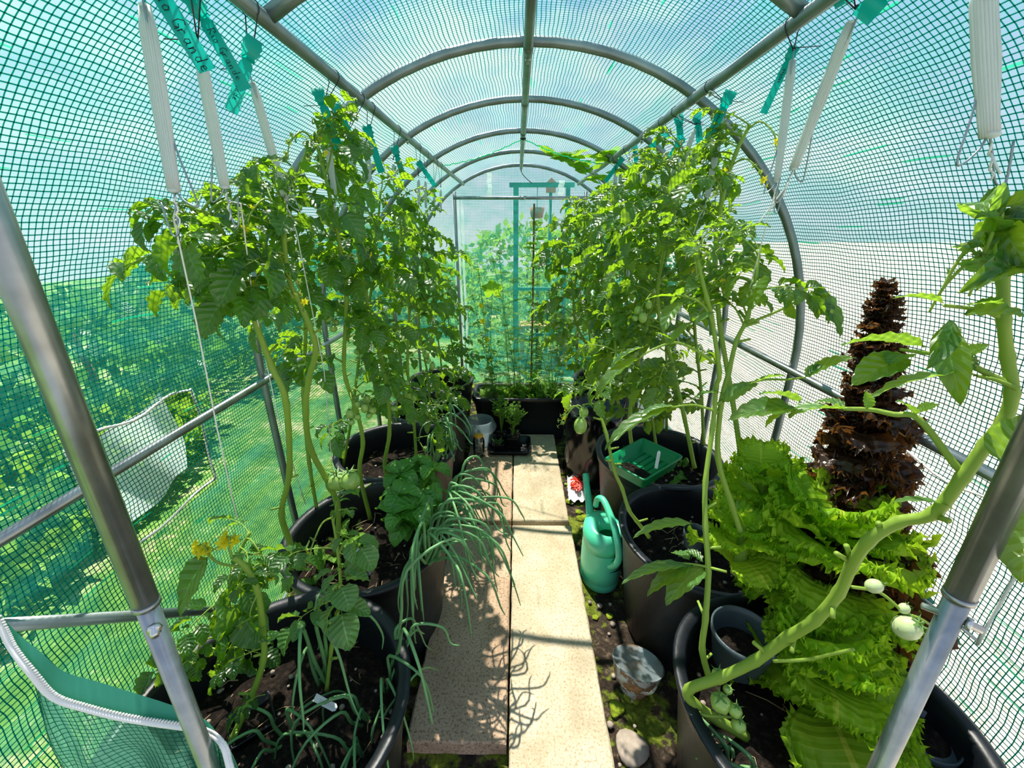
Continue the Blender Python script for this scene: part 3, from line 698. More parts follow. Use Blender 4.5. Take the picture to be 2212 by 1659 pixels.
# ================================================================== plants
def bendline(L, n, a0, a1, pw=1.5):
    """unit growing along +Y that starts at pitch a0 and ends at pitch a1; returns points (y,z) and pitches"""
    y = z = 0; out = [(0, 0, a0)]
    for i in range(1, n + 1):
        t = (i / n) ** pw; a = a0 + (a1 - a0) * t; y += cos(a) * L / n; z += sin(a) * L / n; out.append((y, z, a))
    return out
def leaflet(mb, org, q, L, W, lobes=3, lobe_d=.28, a0=.1, a1=-.9, fold=.35, wav=.06, seed=0, rows=11, tipw=1.0):
    """one serrated leaflet; org/q place it"""
    g = random.Random(seed); bl = bendline(L, rows, a0, a1, 1.3); V = []; UV = []
    cols = (-1, -.55, 0, .55, 1); ph = g.uniform(0, 6)
    for i, (y, z, a) in enumerate(bl):
        t = i / rows
        wd = W * (math.sin(pi * min(1, t ** .72 * 1.0)) ** .8) if 0 < t < 1 else 0
        s = (t * lobes * 1.0 + .15) % 1.0
        ser = 1 - lobe_d * (1 - abs(1 - 2 * s)) if lobes else 1
        nrm = Vector((0, -sin(a), cos(a)))
        for c in cols:
            cc = abs(c); ww = wd * (ser if cc > .9 else (1 + ser) / 2 if cc > .5 else 1)
            up = fold * wd * (cc ** 1.3) - .15 * fold * wd * (cc ** 3) + wav * W * sin(i * 2.1 + ph + c * 2) * cc
            p = Vector((c * ww, y + (.10 * L * cc * (1 - t) * .5), z)) + nrm * up
            V.append(org + q @ p); UV.append((.5 + c / 2, t))
    n = 5; mb.add(V, [(i * n + j, i * n + j + 1, (i + 1) * n + j + 1, (i + 1) * n + j) for i in range(rows) for j in range(n - 1)], UV)
def compound(seed, pairs=3, lw=.36, droop=-1.0, broad=False, big=1.0):
    """compound tomato leaf, length about 1, as one mesh (rachis + leaflets)"""
    g = random.Random(seed); mb = MB(); mb.m = 1
    bl = bendline(1 - .22, 14, g.uniform(.35, .6), droop * g.uniform(.6, 1.1) * .8, 1.4)
    cv = [Vector((.02 * sin(i * .5 + seed), y, z)) for i, (y, z, a) in enumerate(bl)]
    mb.tube(cv, [.014 - .0007 * i for i in range(15)], 5, cap=False); mb.m = 0
    ts = [.42, .66, .88] if pairs == 3 else ([.36, .55, .74, .9] if pairs == 4 else [.5, .84])
    for k, t in enumerate(ts):
        i = int(t * 14); p = cv[i]; a = bl[i][2]
        for s in (-1, 1):
            L = g.uniform(.24, .34) * (1.0 if k else .85) * big; W = L * (lw * .88 if not broad else .30) * g.uniform(.85, 1.1)
            yaw = s * g.uniform(.75, 1.25) * -1; q = Quaternion((0, 0, 1), yaw) @ Quaternion((1, 0, 0), a * .5 + g.uniform(-.3, .15)) @ Quaternion((0, 1, 0), g.uniform(-.5, .5))
            st = q @ Vector((0, .05, 0)); mb.m = 1; mb.tube([p, p + st], [.006, .004], 4, False); mb.m = 0
            leaflet(mb, p + st, q, L, W, 0 if broad else g.choice((3, 4)), .34 if not broad else 0, g.uniform(-.1, .3), g.uniform(-2.0, -.6), g.uniform(.2, .7), .12, g.random() * 1e6)
        if not broad and k < len(ts) - 1 or g.random() < .3:
            i2 = min(13, i + 2); s = g.choice((-1, 1)); q = Quaternion((0, 0, 1), -s * 1.3) @ Quaternion((1, 0, 0), bl[i2][2] * .5)
            leaflet(mb, cv[i2], q, .10 * big, .035 * big, 0, 0, 0, -.6, .3, .1, g.random() * 1e6, 5)
    q = Quaternion((0, 0, 1), g.uniform(-.2, .2)) @ Quaternion((1, 0, 0), bl[-1][2])
    leaflet(mb, cv[-1], q, g.uniform(.30, .38) * big, .135 * big * (1.15 if broad else 1), 0 if broad else 4, .32 if not broad else 0, 0, -.9, .3, .08, g.random() * 1e6, 12)
    return mb
LEAF = [compound(100 + k, (3, 4, 3, 2)[k % 4], .40, -1.1 - .12 * (k % 3)).mesh('tomato_leaf', [M['leaf'], M['stem']]) for k in range(10)]
BROAD = [compound(300 + k, (2, 3, 2)[k % 3], .40, -.8, True, 1.25).mesh('broad_leaf', [M['leaf_pale'], M['stem']]) for k in range(6)]
YOUNG = [compound(500 + k, 3, .34, .2 - .3 * k, False, .85).mesh('young_leaf', [M['leaf'], M['stem']]) for k in range(4)]
def flower_mesh(seed, mat='petal'):
    g = random.Random(seed); mb = MB(); mb.m = 1; mb.tube([(0, -.9, .3), (0, -.4, .2), (0, 0, 0)], .07, 5); mb.m = 0
    for k in range(6):
        an = 2 * pi * k / 6; d = Vector((cos(an), .35, sin(an))); s = Vector((-sin(an), 0, cos(an)))
        mb.add([Vector((0, 0, 0)), d * .45 + s * .26, d * 1.0 + Vector((0, -.25, 0)), d * .45 - s * .26], [(0, 1, 2, 3)])
    mb.tube([(0, 0, 0), (0, .5, -.03)], [.16, .05], 6); return mb.mesh('flower', [M[mat], M['stem']])
FLOWER = flower_mesh(1); BUD = flower_mesh(2, 'bud')
def fruit_mesh(sz, lump=0.0, pale=False, n=14):
    mb = MB(); mb.ball((0, 0, -sz), 1.0, sz, n, 10, None, lump, 5); mb.m = 1
    for k in range(5):
        an = 2 * pi * k / 5 + .3; d = Vector((cos(an), sin(an), 0)); s = Vector((-sin(an), cos(an), 0))
        mb.add([Vector((0, 0, .08)) + s * .12, d * .55 + s * .10 + Vector((0, 0, -.04)), d * 1.15 + Vector((0, 0, .22)), d * .55 - s * .10 + Vector((0, 0, -.04)), Vector((0, 0, .08)) - s * .12], [(0, 1, 2, 3, 4)])
    mb.tube([(0, 0, -.05), (0, .05, .5)], .09, 5)
    return mb.mesh('fruit', [M['fruit_pale' if pale else 'fruit'], M['calyx']])
F_ROUND = fruit_mesh(.92, .02); F_BEEF = fruit_mesh(.95, .07); F_PLUM = fruit_mesh(1.35); F_PALE = fruit_mesh(1.15, 0, True)

def along(path, t):
    n = len(path) - 1; x = max(0, min(.99999, t)) * n; i = int(x); return path[i].lerp(path[i + 1], x - i), (path[i + 1] - path[i]).normalized()
def tomato(label, pts, r0=.0075, r1=.004, n=14, t0=.3, L=.26, pool=None, seed=1, az=None, fruits=0, flowers=2, stubs=4, group=None, young=True, lscale=1.0, el=(.0, .5)):
    g = random.Random(seed); pts = [Vector(p) for p in pts]; path = spline(pts, 5)
    pool = pool or LEAF
    root = thing('tomato_plant', label, 'tomato plant', path[0], group)
    mb = MB(); k = len(path); mb.tube(path, [r0 + (r1 - r0) * i / (k - 1) + .0012 * (i % 5 == 0) for i in range(k)], 8)
    for _ in range(stubs):
        p, d = along(path, g.uniform(.05, max(.12, t0 + .25))); an = g.uniform(0, 2 * pi); s = Vector((cos(an), sin(an), .45)).normalized()
        mb.tube([p, p + s * .012, p + s * g.uniform(.02, .045)], [.0036, .0034, .003], 6)
    obj('stem', mb, M['stem'], root)
    a = g.uniform(0, 6)
    for i in range(n):
        t = t0 + (1 - t0) * (i + g.uniform(-.3, .3)) / max(1, n - 1); t = min(max(t, .02), 1)
        p, d = along(path, t); a += 2.4 + g.uniform(-.5, .5)
        aa = a
        if az is not None and g.random() < .6: aa = az + g.uniform(-1.0, 1.0)
        dr = Vector((cos(aa), sin(aa), g.uniform(*el)))
        # stay inside the cover
        ln = L * g.uniform(.72, 1.12) * (1 - .35 * max(0, t - .75) / .25) * lscale
        e = p + dr.normalized() * ln
        for _try in range(6):
            hr = math.hypot(e.x - XC, max(0, e.z - ZC)) if e.z > ZC else abs(e.x - XC)
            if hr < .90: break
            aa += 1.1; dr = Vector((cos(aa), sin(aa), min(dr.z, .1))); ln *= .92; e = p + dr.normalized() * ln
        me = g.choice(YOUNG if (young and t > .93) else pool)
        inst('leaf', me, root, p, frame_q(dr, roll=g.uniform(-.5, .5)), ln)
    for i in range(flowers):
        p, d = along(path, t0 + (1 - t0) * g.uniform(.3, .98)); truss(root, p, g, 0, 4, az)
    for i in range(fruits):
        p, d = along(path, g.uniform(max(.1, t0 - .25), t0 + .35)); truss(root, p, g, g.choice((2, 3, 4)), 0, az)
    return root, path
def truss(root, p, g, nf, nfl, az=None, size=.014, me=None, ln=.085):
    aa = az + g.uniform(-.9, .9) if az is not None else g.uniform(0, 6.28); d = Vector((cos(aa), sin(aa), 0))
    path = spline([p, p + d * ln * .45 + Vector((0, 0, .012)), p + d * ln + Vector((0, 0, -.02)), p + d * ln * 1.2 + Vector((0, 0, -.055))], 4)
    mb = MB(); mb.tube(path, [.0026 - .0001 * i for i in range(len(path))], 6); tr = obj('truss', mb, M['stem'], root)
    for k in range(nf):
        q, _ = along(path, .55 + .45 * k / max(1, nf - 1)); sd = Vector((d.y, -d.x, 0)) * (.012 * (1 if k % 2 else -1))
        s = size * g.uniform(.6, 1.1); inst('fruit', me or g.choice((F_ROUND, F_PLUM)), tr, q + sd, Quaternion((0, 0, 1), g.uniform(0, 6)) @ Quaternion((1, 0, 0), g.uniform(-.3, .3)), s)
    for k in range(nfl):
        q, _ = along(path, .5 + .5 * k / max(1, nfl - 1)); dr = Vector((d.x + g.uniform(-.7, .7), d.y + g.uniform(-.7, .7), g.uniform(-.9, -.1)))
        inst('flower', g.choice((FLOWER, BUD, BUD, BUD)), tr, q + dr.normalized() * .010, frame_q(dr, roll=g.uniform(0, 6)), g.uniform(.008, .012))
    return tr
def hand_leaf(root, A, B, me, roll=0.0, sc=1.0):
    A = Vector(A); B = Vector(B); d = B - A
    return inst('leaf', me, root, A, frame_q(d, roll=roll), d.length * sc)
def fruit(root, c, r, me, tilt=0.0, az=0.0, label=None):
    o = inst('fruit', me, root, c, Quaternion((0, 0, 1), az) @ Quaternion((1, 0, 0), tilt), r)
    if label: o['label'] = label
    return o

AZL, AZR = -.35, pi + .35        # leaves lean towards the aisle and the light at the door
# ---- tub L1 (near door post)
rt, pa = tomato('short flowering tomato plant with yellow blossoms beside the near door post', [P(500, 1600, .96), P(545, 1500, .95), P(570, 1420, .93), P(566, 1340, .91), P(556, 1275, .89), P(530, 1225, .87), P(505, 1205, .86)],
    .0075, .0055, 0, seed=3, flowers=0, stubs=3)
for A, B, k in (((545, 1260, .89), (500, 1262, .80), 0), ((566, 1270, .89), (560, 1400, .92), 1), ((556, 1260, .9), (470, 1330, .98), 2), ((570, 1400, .93), (420, 1480, .86), 3), ((548, 1240, .89), (640, 1260, .93), 4), ((530, 1225, .88), (520, 1350, .97), 5),
                ((572, 1500, .94), (480, 1560, .86), 0), ((560, 1330, .91), (470, 1420, .98), 3)):
    hand_leaf(rt, P(*A), P(*B), (LEAF + BROAD)[(k * 3) % 16], .2)
mb = MB(); q0 = P(452, 1200, .84); leaflet(mb, q0, frame_q(P(408, 1330, .83) - q0, roll=.2) @ Quaternion((1, 0, 0), .3), .125, .058, 0, 0, .1, -.5, .12, .03, 5, 14)
lf = obj('leaf', mb, M['leaf'], rt)
for A, B, C_ in (((530, 1225, .88), (470, 1215, .86), (440, 1178, .85)), ((520, 1215, .87), (500, 1200, .86), (495, 1160, .86))):
    mb = MB(); mb.tube(spline([P(*A), P(*B), P(*C_)], 5), .0026, 6); tr = obj('truss', mb, M['stem'], rt)
    e = P(*C_)
    for k in range(5):
        dr = Vector((rnd.uniform(-1, .6), rnd.uniform(-.8, .1), rnd.uniform(-.2, .8))); inst('flower', FLOWER, tr, e + Vector((rnd.uniform(-.018, .018), 0, rnd.uniform(-.018, .01))), frame_q(dr), .019)
tomato('slim young tomato stem rising beside the white plant marker', [P(706, 1490, 1.02), P(716, 1400, 1.0), P(735, 1280, 1.0), P(728, 1180, 1.02), P(716, 1110, 1.04)], .005, .003, 7, .45, .17, BROAD, seed=8, flowers=1, az=-1.4, lscale=.95)
tomato('leafy tomato plant against the net wall behind the zip panel', [P(450, 1500, 1.08), P(480, 1400, 1.06), P(492, 1300, 1.03), P(505, 1220, 1.02), P(540, 1150, 1.03)], .006, .004, 9, .2, .2, LEAF, seed=11, az=-1.2)
# ---- tub L2
rt, S1 = tomato('tall tomato with a thick bare stem bending towards the first twine string', [P(625, 1275, 1.33), P(630, 1190, 1.27), P(608, 1110, 1.2), P(625, 1022, 1.14), P(618, 871, 1.0), P(587, 793, .96), P(554, 702, .91), P(527, 617, .87), P(500, 560, .84), P(478, 500, .81), P(447, 462, .78), P(424, 455, .76)],
    .0095, .0035, 12, .70, .24, seed=21, az=2.4, fruits=1, flowers=2, stubs=6)
for A, B, k in (((527, 600, .86), (300, 610, .80), 0), ((515, 580, .85), (370, 520, .80), 1), ((505, 560, .84), (330, 590, .76), 4), ((540, 650, .88), (430, 690, .82), 2), ((478, 500, .81), (360, 560, .78), 5), ((500, 550, .84), (560, 470, .80), 3), ((535, 640, .88), (640, 640, .84), 6), ((460, 470, .79), (520, 440, .76), 7)):
    hand_leaf(rt, P(*A), P(*B), LEAF[k], rnd.uniform(-.4, .4), 1.05)
g0 = random.Random(4)
tr = truss(rt, P(520, 575, .86), g0, 0, 3, -2.6)
rt, S2 = tomato('tall tomato with a pair of ribbed green fruits low on its forked stem', [P(724, 1200, 1.45), P(729, 1090, 1.38), P(672, 972, 1.25), P(661, 887, 1.16), P(667, 820, 1.11), P(682, 759, 1.06), P(668, 702, 1.02), P(641, 644, .98), P(621, 590, .94), P(612, 500, .9), P(602, 440, .88)],
    .0095, .005, 12, .66, .25, seed=22, az=-1.5, fruits=0, flowers=3, stubs=7)
fruit(rt, P(727, 1024, 1.32), .032, F_BEEF, .1, .2); fruit(rt, P(752, 1020, 1.31), .033, F_BEEF, -.1, 1.1)
mb = MB(); mb.tube(spline([P(729, 1080, 1.36), P(705, 1050, 1.34), P(712, 1020, 1.33), P(728, 1022, 1.32)], 4), .003, 6); obj('truss', mb, M['stem'], rt)
rt, S3 = tomato('tomato with grey green stem leaning behind the ribbed fruit pair', [P(800, 1120, 1.65), P(777, 1022, 1.55), P(784, 955, 1.5), P(770, 887, 1.44), P(747, 820, 1.38), P(743, 769, 1.34), P(748, 640, 1.24), P(735, 540, 1.15), P(716, 440, 1.08), P(690, 330, 1.07), P(676, 300, 1.07)],
    .0085, .004, 17, .48, .25, seed=23, az=-1.2, fruits=2, flowers=3, stubs=5)
rt, S3b = tomato('tomato behind the net side stub, tied to the third twine string', [P(690, 1130, 1.62), P(668, 1000, 1.5), P(655, 850, 1.4), P(660, 700, 1.3), P(640, 560, 1.2), P(625, 460, 1.12), P(655, 350, 1.13), P(668, 310, 1.12)],
    .007, .004, 20, .32, .25, seed=24, az=-.9, fruits=1, flowers=2)
# ---- tub L3
tomato('tomato rising straight behind the basil with a kinked pale stem', [P(845, 1060, 1.75), P(831, 1005, 1.7), P(841, 938, 1.63), P(838, 854, 1.55), P(820, 760, 1.48), P(797, 685, 1.42), P(790, 617, 1.38), P(777, 567, 1.35), P(765, 480, 1.32), P(768, 390, 1.33)],
    .0085, .004, 20, .36, .26, seed=31, az=-.6, fruits=2, flowers=2)
tomato('bushy tomato between the third tub and the net wall', [P(740, 1010, 1.95), P(760, 900, 1.85), P(775, 780, 1.75), P(800, 640, 1.65), P(815, 500, 1.58), P(822, 410, 1.58)], .007, .004, 22, .18, .27, seed=32, az=-.6, fruits=1)
tomato('tomato with cherry truss over the black onion tub', [P(900, 1000, 1.85), P(893, 900, 1.8), P(880, 790, 1.75), P(884, 660, 1.7), P(868, 520, 1.66), P(860, 430, 1.66)], .007, .004, 24, .12, .24, seed=33, az=-.3, fruits=3)
# ---- tubs L4, L5
tomato('tomato in the tub behind the frosted bucket with drooping leaves', [P(930, 930, 2.35), P(925, 820, 2.25), P(905, 700, 2.15), P(912, 580, 2.1), P(905, 470, 2.1)], .0065, .004, 20, .15, .26, seed=41, az=-.3, fruits=1)
tomato('second tomato in the tub behind the frosted bucket, close to the net', [P(860, 930, 2.45), P(855, 800, 2.3), P(850, 650, 2.2), P(870, 520, 2.15), P(878, 450, 2.15)], .0065, .004, 18, .2, .27, seed=42, az=-.5)
tomato('tomato in the corner tub near the far door post', [P(960, 860, 2.85), P(950, 760, 2.75), P(935, 650, 2.65), P(930, 560, 2.6)], .006, .004, 18, .1, .24, seed=43, az=-.4)
tomato('short tomato leaning out of the corner tub over the trough', [P(975, 860, 2.8), P(985, 790, 2.75), P(972, 720, 2.7), P(965, 650, 2.7)], .006, .004, 13, .1, .2, seed=44, az=-.3)

# ---- tub R1: big bent stem that crosses to the twine by the open side
rt, B1 = tomato('very thick bent tomato stem sweeping out of the lettuce tub past the door post', [P(1610, 1590, .97), P(1550, 1555, .95), P(1500, 1520, .93), P(1487, 1490, .92), P(1560, 1462, .88), P(1630, 1428, .84), P(1700, 1378, .79), P(1760, 1340, .74), P(1812, 1280, .70), P(1838, 1225, .67), P(1875, 1170, .63), P(1940, 1128, .60), P(2015, 1110, .57), P(2080, 1030, .54),
    P(2130, 960, .52), P(2168, 910, .51), P(2186, 850, .50), P(2176, 770, .50), P(2168, 690, .49), P(2165, 600, .49), P(2150, 520, .48), P(2160, 420, .47)],
    .0118, .0050, 0, flowers=0, stubs=0, seed=51)
def px_leaf(root, A, B, me, roll=0., sc=1.): return hand_leaf(root, P(*A), P(*B), me, roll, sc)
mb = MB()
for (x, y, d), (x2, y2, d2) in (((1715, 1378, .79), (1710, 1408, .77)), ((1660, 1415, .82), (1628, 1388, .82)), ((1838, 1215, .67), (1806, 1195, .66)), ((1838, 1205, .67), (1828, 1178, .66)), ((1900, 1140, .62), (1898, 1130, .61)), ((2020, 1115, .57), (2050, 1125, .55)), ((1800, 1300, .71), (1798, 1335, .70)), ((1905, 1150, .62), (1912, 1132, .61))):
    a_, b_ = P(x, y, d), P(x2, y2, d2); mb.tube([a_, a_.lerp(b_, .7), b_], [.0045, .004, .0042], 7)
o = obj('stub', mb, M['stem'], rt); o['kind'] = 'stuff'
def branch(root, pts, r=.004, r2=.002):
    mb = MB(); pp = spline([P(*q) for q in pts], 5); mb.tube(pp, [r + (r2 - r) * i / (len(pp) - 1) for i in range(len(pp))], 7); return obj('branch', mb, M['stem'], root)
def bleaf(root, A, B, W, roll=0.0, a0=.15, a1=-.5, fold=.3, mat='leaf_pale', lob=0, seed=1, wav=.10):
    A = P(*A); B = P(*B); L = (B - A).length; mb = MB()
    leaflet(mb, A, frame_q(B - A, roll=roll) @ Quaternion((1, 0, 0), .18), L * 1.03, W, lob, .3 if lob else 0, a0, a1, fold, wav, seed, 16)
    return obj('leaf', mb, M[mat], root)
# the long leaf stalk with leaves reaching left over the lettuce
branch(rt, [(2090, 1030, .54), (2060, 1000, .545), (1985, 905, .56), (1930, 895, .575), (1880, 885, .59), (1822, 883, .60)], .005, .003)
for k, (A, B, W, rl, mt) in enumerate([((1822, 885, .60), (1705, 905, .60), .026, .35, 'leaf_pale'), ((1720, 880, .60), (1575, 910, .62), .022, -.2, 'leaf'), ((1730, 870, .61), (1640, 855, .60), .016, .4, 'leaf_pale'), ((1830, 880, .6), (1760, 870, .63), .014, 0, 'leaf_pale'),
        ((1870, 882, .59), (1870, 845, .58), .010, 0, 'leaf_pale'), ((1720, 885, .61), (1655, 925, .60), .012, .5, 'leaf'), ((1975, 895, .565), (1935, 868, .56), .012, 0, 'leaf_pale'), ((1985, 890, .56), (2030, 875, .55), .011, 0, 'leaf')]):
    bleaf(rt, A, B, W, rl, mat=mt, seed=k)
branch(rt, [(2180, 830, .5), (2120, 800, .51), (2070, 770, .52), (2020, 765, .53), (1945, 755, .54)], .0042, .0022)
for k, (A, B, W, rl, mt) in enumerate([((2000, 750, .53), (1820, 750, .55), .020, .5, 'leaf_pale'), ((1960, 770, .54), (1840, 835, .55), .022, -.3, 'leaf'), ((2035, 700, .52), (2075, 875, .50), .017, .8, 'leaf'), ((2060, 690, .52), (1995, 800, .50), .012, -.7, 'leaf'), ((1955, 765, .54), (1920, 790, .53), .016, .1, 'leaf_pale'),
        ((2085, 770, .52), (2135, 745, .51), .010, .2, 'leaf'), ((2075, 765, .52), (2100, 800, .51), .012, 0, 'leaf')]):
    bleaf(rt, A, B, W, rl, mat=mt, seed=20 + k)
branch(rt, [(2200, 840, .49), (2150, 820, .5), (2110, 812, .51)], .003, .002)
bleaf(rt, (2115, 810, .51), (1885, 865, .53), .019, .3, mat='leaf_pale', seed=31)
branch(rt, [(2168, 690, .49), (2120, 670, .49), (2040, 660, .49)], .003, .002)
bleaf(rt, (2080, 680, .49), (2225, 690, .46), .021, .2, mat='leaf_pale', seed=41); bleaf(rt, (2040, 655, .49), (1928, 648, .50), .011, .3, mat='leaf_pale', seed=42); bleaf(rt, (2090, 660, .49), (2170, 660, .48), .014, -.4, mat='leaf_pale', seed=43)
# top tuft
gg = random.Random(9)
for k in range(20):
    A = (2160 + gg.uniform(-10, 14), gg.uniform(430, 600), .475); an = gg.uniform(0, 2 * pi); ln = gg.uniform(60, 120)
    B = (A[0] + cos(an) * ln, A[1] + sin(an) * ln * .8 + 30, .475 + gg.uniform(-.05, .05))
    bleaf(rt, A, B, gg.uniform(.010, .020), gg.uniform(-1, 1), a0=.4, a1=-1.3, fold=.6, mat=gg.choice(('leaf', 'leaf_pale')), seed=60 + k)
for k in range(3):
    A = P(2140 + gg.uniform(-12, 8), 540 + gg.uniform(-70, 50), .47); tr = truss(rt, A, gg, 0, 1, pi, ln=.03)
bleaf(rt, (2215, 1095, .50), (2205, 1260, .46), .034, .2, mat='leaf', seed=90); bleaf(rt, (2160, 1000, .5), (2230, 900, .45), .02, .2, mat='leaf_pale', seed=91)
bleaf(rt, (2062, 1100, .56), (1925, 1090, .56), .010, .2, mat='leaf_pale', seed=92)
branch(rt, [(1840, 1268, .69), (1900, 1280, .69), (1950, 1320, .68), (1985, 1335, .67), (2010, 1350, .67)], .003, .0022)
fruit(rt, P(1908, 1262, .68), .0115, F_PALE, .9, 1.2, 'small pale unripe fruit'); fruit(rt, P(1960, 1305, .68), .008, F_PALE, .6, 2.)
fruit(rt, P(1985, 1348, .66), .0185, F_PALE, .5, .6, 'largest pale fruit hanging beside the door post')
branch(rt, [(1670, 1428, .83), (1740, 1425, .80), (1800, 1412, .77), (1845, 1402, .75)], .0034, .0026)
branch(rt, [(1500, 1530, .93), (1520, 1545, .91), (1560, 1548, .90), (1590, 1550, .89)], .0034, .0026)
for (x, y, d, r, me) in ((1556, 1505, .88, .021, F_BEEF), (1552, 1450, .90, .016, F_BEEF), (1592, 1525, .87, .014, F_BEEF), (1598, 1555, .87, .015, F_ROUND), (1575, 1485, .89, .010, F_ROUND)):
    fruit(rt, P(x, y, d), r, me, .2, x * .1)
# R1 second stem, upright
rt, S5 = tomato('upright tomato with pale nodes standing at the lip of the lettuce tub', [P(1532, 1465, .96), P(1517, 1403, .95), P(1524, 1336, .94), P(1530, 1235, .94), P(1524, 1134, .95), P(1524, 1040, .97), P(1540, 920, .99), P(1547, 837, .98), P(1554, 803, .96), P(1537, 685, .94), P(1527, 645, .92), P(1510, 577, .90), P(1500, 520, .9)],
    .0075, .004, 0, seed=52, stubs=8, flowers=0)
for k, (A, B, W) in enumerate([((1520, 1225, .94), (1440, 1310, .88), .030), ((1500, 1218, .93), (1400, 1290, .90), .022), ((1490, 1210, .93), (1450, 1195, .97), .018), ((1500, 1130, .93), (1370, 1165, .93), .020), ((1520, 1215, .94), (1480, 1190, .96), .018), ((1490, 1220, .92), (1345, 1265, .9), .018)]):
    bleaf(rt, A, B, W, .2, mat='leaf_pale' if k != 1 else 'leaf', seed=110 + k)
for k in range(9):
    an = k * 2.4; q_ = P(1506, 520 + 10 * k, .9); inst('leaf', YOUNG[k % 4], rt, q_, frame_q(Vector((cos(an), sin(an), .5))), .11 + .008 * k)
branch(rt, [(1530, 1225, .94), (1490, 1218, .93), (1420, 1215, .92)], .003, .002)
branch(rt, [(1545, 785, .96), (1500, 755, .95), (1455, 740, .94), (1400, 760, .93), (1380, 775, .93)], .0036, .002)
for k, (A, B, W, mt) in enumerate([((1385, 770, .93), (1290, 865, .90), .028, 'leaf'), ((1395, 748, .93), (1320, 800, .93), .020, 'leaf'), ((1440, 750, .94), (1500, 695, .92), .012, 'leaf'), ((1455, 740, .94), (1415, 720, .95), .010, 'leaf'), ((1475, 645, .93), (1395, 650, .93), .012, 'leaf'), ((1470, 650, .93), (1435, 720, .90), .022, 'leaf'), ((1500, 700, .93), (1545, 675, .92), .010, 'leaf_pale')]):
    bleaf(rt, A, B, W, .3, mat=mt, seed=130 + k)
branch(rt, [(1540, 700, .94), (1520, 660, .93), (1480, 640, .93), (1450, 640, .93)], .0034, .002)
branch(rt, [(1550, 890, .99), (1500, 875, .98), (1450, 880, .97)], .0034, .002)
for k, (A, B, W, mt) in enumerate([((1450, 880, .97), (1310, 975, .93), .026, 'leaf'), ((1460, 878, .97), (1385, 900, .95), .016, 'leaf_pale'), ((1560, 850, .98), (1500, 862, .95), .012, 'leaf_pale'), ((1560, 870, .98), (1640, 830, .96), .024, 'leaf_pale')]):
    bleaf(rt, A, B, W, .2, mat=mt, seed=150 + k)
rt, S5b = tomato('tomato with a big drooping leaf pair reaching over the side rail', [P(1600, 1150, 1.05), P(1581, 1090, 1.04), P(1551, 989, 1.02), P(1558, 871, 1.0), P(1575, 800, .99), P(1591, 736, .98), P(1615, 685, .97), P(1632, 600, .97), P(1640, 540, .98)],
    .0075, .004, 9, .72, .2, seed=53, flowers=3, stubs=5, az=2.6)
branch(rt, [(1612, 700, .97), (1680, 672, .94), (1740, 640, .91), (1755, 630, .9)], .0036, .002)
for k, (A, B, W, mt) in enumerate([((1755, 620, .9), (1812, 730, .86), .022, 'leaf'), ((1750, 625, .9), (1765, 690, .88), .016, 'leaf'), ((1640, 600, .97), (1628, 670, .93), .034, 'leaf'), ((1600, 590, .97), (1575, 650, .94), .022, 'leaf'), ((1700, 660, .93), (1720, 690, .9), .012, 'leaf')]):
    bleaf(rt, A, B, W, .2 + k * .2, mat=mt, seed=170 + k, lob=3 if k < 2 else 0)
branch(rt, [(1567, 850, 1.), (1640, 822, .95), (1700, 820, .9), (1740, 815, .86)], .003, .002)
for k, (A, B, W, mt) in enumerate([((1740, 815, .86), (1850, 775, .80), .022, 'leaf'), ((1700, 812, .88), (1620, 835, .92), .022, 'leaf_pale'), ((1740, 815, .86), (1780, 790, .84), .016, 'leaf')]):
    bleaf(rt, A, B, W, .3, mat=mt, seed=190 + k)
# ---- tub R2
rt, S6 = tomato('thin winding tomato stem over the watering can and seed tray', [P(1402, 1160, 1.30), P(1375, 1125, 1.28), P(1358, 1100, 1.27), P(1344, 1056, 1.27), P(1327, 1016, 1.27), P(1310, 938, 1.28), P(1297, 888, 1.3), P(1314, 845, 1.33), P(1330, 780, 1.4), P(1325, 700, 1.5)],
    .0062, .004, 6, .75, .22, seed=54, flowers=0, stubs=9)
branch(rt, [(1300, 885, 1.3), (1280, 872, 1.29), (1258, 875, 1.28)], .003, .002)
fruit(rt, P(1255, 902, 1.28), .021, F_PLUM, 0, 0, 'green plum shaped fruit'); fruit(rt, P(1262, 880, 1.30), .015, F_PLUM, .2, 0)
for k in range(2): truss(rt, P(1262 - 8 * k, 885, 1.28), g0, 0, 4, pi, ln=.05)
tomato('tomato behind the green seed tray with green plum fruits', [P(1500, 1010, 1.55), P(1478, 900, 1.5), P(1450, 780, 1.45), P(1420, 650, 1.4), P(1440, 520, 1.35), P(1470, 400, 1.3), P(1480, 330, 1.3)], .008, .004, 24, .25, .25, seed=55, az=AZR, fruits=3, flowers=3)
tomato('tall tomato whose top reaches past the side purlin beside the curved hoop', [P(1600, 980, 1.3), P(1580, 850, 1.28), P(1555, 700, 1.25), P(1545, 560, 1.2), P(1560, 430, 1.13), P(1590, 330, 1.08), P(1620, 270, 1.05)], .0085, .0045, 22, .35, .22, seed=56, az=None, flowers=5)
